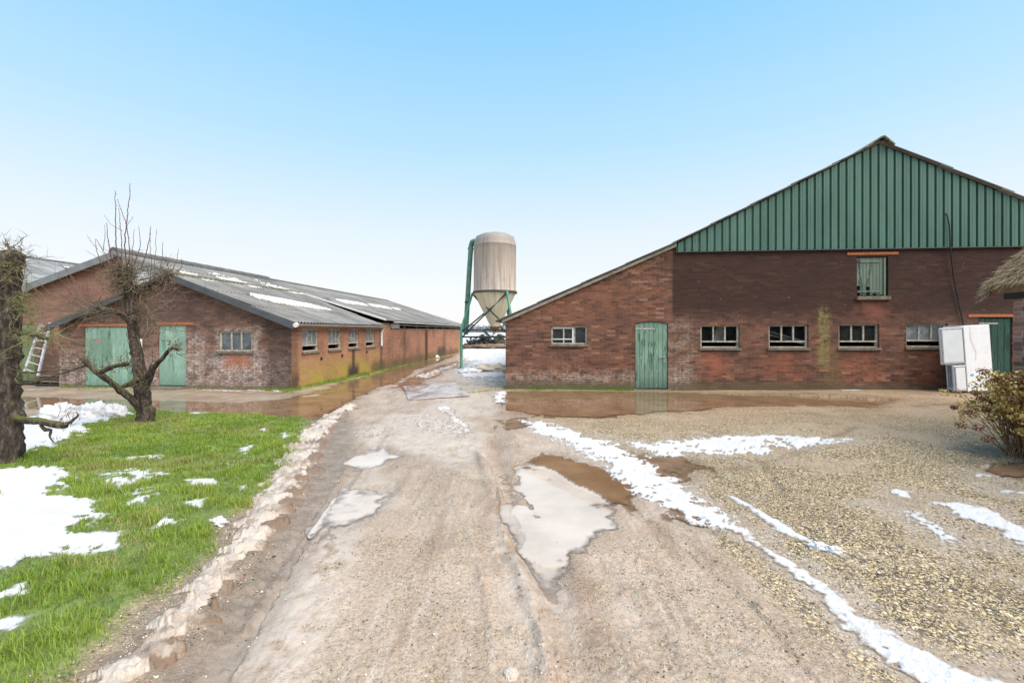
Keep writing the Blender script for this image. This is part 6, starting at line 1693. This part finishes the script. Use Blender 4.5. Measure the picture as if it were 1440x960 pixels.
# weeds at the foot of the walls
x, y = scatter(9000, -0.1, 5.0, -0.35, -0.02)
fade_ = rng.uniform(0, 1, len(x)) < np.clip(0.25 + 1.3 * fbm(x, y * 3, 1.4, 3), 0, 1) * np.clip(-0.2 + (y + 0.36) * 4, 0, 1) * np.clip((3.9 - np.abs(x)) * 2, 0.05, 1)
x, y = x[fade_], y[fade_]
X, Y = RFm.wor(x, y)
blades(X, Y, rng.uniform(0.02, 0.07, len(X)), np.full(len(X), 0.004), np.clip(rng.normal(0.12, 0.2, len(X)), 0, 1), 'weeds', 'green moss and weeds along the foot of the barn wall', 0.7)
y_, d_ = rng.uniform(-0.5, 17, 14000), rng.uniform(0, 1, 14000) ** 1.6 * 0.28
kp = rng.uniform(0, 1, 14000) < np.clip(0.5 + 0.9 * fbm(y_, d_ * 4, 0.8, 3), 0.05, 1) * np.clip(1.5 - y_ / 9, 0.15, 1)
X, Y = LF.wor(0.02 + d_[kp], y_[kp])
blades(X, Y, rng.uniform(0.04, 0.13, len(X)), np.full(len(X), 0.005), np.clip(rng.normal(0.42, 0.22, len(X)), 0, 1), 'weeds', 'grass tufts along the foot of the long red wall', 0.8)
x_ = rng.uniform(-7, 0.1, 3500); d_ = rng.uniform(0, 1, 3500) ** 2 * 0.22
kp = rng.uniform(0, 1, 3500) < np.clip(0.15 + 0.9 * fbm(x_, d_ * 4, 1.2, 3) + 0.8 * (x_ > -0.7), 0.02, 1)
X, Y = LF.wor(x_[kp], -0.03 - d_[kp])
blades(X, Y, rng.uniform(0.03, 0.09, len(X)), np.full(len(X), 0.005), np.clip(rng.normal(0.5, 0.22, len(X)), 0, 1), 'weeds', 'sparse weeds at the foot of the annex front wall', 0.8)
x, y = scatter(2600, -0.4, 0.3, 9.6, 13.0)
pts_ = np.array(gpoly([(630, 545), (645, 549), (662, 552), (690, 549), (712, 547)]))
s_, _, _ = pld(x, y, pts_, [0.05] * 5, 1.0)
x, y = scatter(6000, -2, 0.2, 11.5, 14.5); s_, _, _ = pld(x, y, pts_, [0.06] * 5, 1.0); kp = s_ < 0.03 * rng.normal(0, 1, len(x))
x, y = x[kp], y[kp]
if len(x): blades(x, y, rng.uniform(0.03, 0.08, len(x)), np.full(len(x), 0.006), np.clip(rng.normal(0.4, 0.2, len(x)), 0, 1), 'weeds', 'line of weeds in the concrete joint near the barn corner', 0.8)

# ================================================================== STONES
def stones_mat():
    t = NT('loose_stone'); c = t.attr('tone')
    col = t.ramp(c, [(0.0, (0.05, 0.042, 0.035)), (0.25, (0.19, 0.14, 0.09)), (0.5, (0.36, 0.27, 0.15)), (0.75, (0.48, 0.41, 0.29)), (1.0, (0.70, 0.66, 0.58))])
    return t.done(t.prin(col, 0.45, 0.4))
x, y = scatter(150000, -2.5, 9.5, 1.25, 7.5)
ix = gidx(x, y); dn = np.hypot(x, y)
dens = np.where(m_trk[ix] > 0.5, 0.14 + 0.6 * RIM[ix] - 0.2 * FILM[ix] + 0.4 * sstep(0.0, 0.5, fbm(x, y, 1.9, 4)), 0.85) * (1 - m_con[ix]) * (1 - m_grs[ix])
keep = (rng.uniform(0, 1, len(x)) < dens * np.clip(1.3 - dn * 0.13, 0.05, 1)) & (CV[ix] < 0.1) & (WL[ix] < GZ[ix] + 0.001) & (TS[ix] < 0.004) & (np.abs(x) < dn * 0.84)
x, y = x[keep], y[keep]; n = len(x); ix = gidx(x, y)
r_ = rng.uniform(0.003, 0.0085, n) * np.where(rng.uniform(0, 1, n) < 0.03, 2.0, 1.0) * np.where(m_trk[ix] > 0.5, 0.85, 1.0)
c0 = np.stack([x, y, GZ[ix] + r_ * 0.15], 1)
oct_ = np.array([(1, 0, 0), (0, 1, 0), (-1, 0, 0), (0, -1, 0), (0, 0, 0.75), (0, 0, -0.6)], float)
rot = rng.uniform(0, 6.28, n); el = rng.uniform(0.6, 1.0, n)
V = []
for q in oct_:
    jx = q[0] * r_ * rng.uniform(0.8, 1.3, n); jy = q[1] * r_ * el * rng.uniform(0.8, 1.2, n); jz = q[2] * r_ * rng.uniform(0.7, 1.1, n)
    V.append(c0 + np.stack([jx * np.cos(rot) - jy * np.sin(rot), jx * np.sin(rot) + jy * np.cos(rot), jz], 1))
V = np.concatenate(V); k = np.arange(n)
T_ = np.concatenate([np.stack([k + a * n, k + b * n, k + c * n], 1) for a, b, c in ((0, 1, 4), (1, 2, 4), (2, 3, 4), (3, 0, 4), (1, 0, 5), (2, 1, 5), (3, 2, 5), (0, 3, 5))])
tag(np_mesh('loose_gravel', V, T_, stones_mat(), dict(tone=np.tile(rng.uniform(0, 1, n), 6)), smooth=True), 'loose pebbles strewn over the gravel and the track', 'gravel', kind='stuff')

# ================================================================== CAMERA, SKY, SUN
cam = bpy.data.cameras.new('camera'); co = bpy.data.objects.new('camera', cam); COL.objects.link(co)
cam.sensor_width = 36; cam.lens = 16.0; cam.clip_end = 9000; cam.clip_start = 0.05
cam.shift_y = -15 / 1440
co.location = (0, 0, H); co.rotation_euler = (math.radians(90), 0, 0)
SC.camera = co
SUN_EL, SUN_AZ = math.radians(56), math.radians(125)   # azimuth measured from the view direction to the right
w = bpy.data.worlds.new('World'); SC.world = w; w.use_nodes = True
nt_ = w.node_tree; nt_.nodes.clear()
out = nt_.nodes.new('ShaderNodeOutputWorld'); bg_ = nt_.nodes.new('ShaderNodeBackground'); sky = nt_.nodes.new('ShaderNodeTexSky')
sky.sky_type = 'NISHITA'; sky.sun_disc = False; sky.sun_elevation = SUN_EL; sky.sun_rotation = SUN_AZ
sky.air_density = 1.0; sky.dust_density = 1.0; sky.ozone_density = 1.0; sky.altitude = 0
# thin bright winter veil: whitens the sky towards the horizon
tc = nt_.nodes.new('ShaderNodeTexCoord'); sep = nt_.nodes.new('ShaderNodeSeparateXYZ'); nt_.links.new(tc.outputs['Generated'], sep.inputs[0])
mr = nt_.nodes.new('ShaderNodeMapRange'); mr.interpolation_type = 'SMOOTHSTEP'
nt_.links.new(sep.outputs[2], mr.inputs[0])
for k, v in zip((1, 2, 3, 4), (0.0, 0.75, 0.95, 0.85)): mr.inputs[k].default_value = v
mx = nt_.nodes.new('ShaderNodeMix'); mx.data_type = 'RGBA'
rp = nt_.nodes.new('ShaderNodeValToRGB'); nt_.links.new(sep.outputs[2], rp.inputs[0])
els = rp.color_ramp.elements
SKY = [(0.0, (0.99, 0.985, 0.98)), (0.09, (0.95, 0.97, 0.975)), (0.20, (0.83, 0.93, 0.985)), (0.36, (0.54, 0.83, 1.06)), (0.58, (0.29, 0.69, 1.16)), (1.0, (0.27, 0.64, 1.1))]
while len(els) < len(SKY): els.new(0.5)
for e, (p, c) in zip(els, SKY): e.position = p; e.color = (*c, 1)
gain = nt_.nodes.new('ShaderNodeMix'); gain.data_type = 'RGBA'; gain.blend_type = 'MULTIPLY'; gain.inputs[0].default_value = 1.0
SKYGAIN = 3.75
nt_.links.new(rp.outputs[0], gain.inputs[6]); gain.inputs[7].default_value = (SKYGAIN, SKYGAIN, SKYGAIN, 1)
nt_.links.new(mr.outputs[0], mx.inputs[0]); nt_.links.new(sky.outputs[0], mx.inputs[6]); nt_.links.new(gain.outputs[2], mx.inputs[7])
nt_.links.new(mx.outputs[2], bg_.inputs[0]); bg_.inputs[1].default_value = 0.10
nt_.links.new(bg_.outputs[0], out.inputs[0])
sl_ = bpy.data.lights.new('sun', 'SUN'); so = bpy.data.objects.new('sun', sl_); COL.objects.link(so)
sl_.energy = 2.4; sl_.angle = math.radians(60); sl_.color = (1.0, 0.90, 0.79)
sd = Vector((math.sin(SUN_AZ) * math.cos(SUN_EL), math.cos(SUN_AZ) * math.cos(SUN_EL), math.sin(SUN_EL)))
so.rotation_euler = (-sd).to_track_quat('-Z', 'Y').to_euler()
vs_ = SC.view_settings
vs_.view_transform = 'Standard'; vs_.look = 'None'; vs_.gamma = 1.0; vs_.use_curve_mapping = False; vs_.exposure = 1.4
SC.cycles.max_bounces = 8; SC.cycles.use_denoising = True
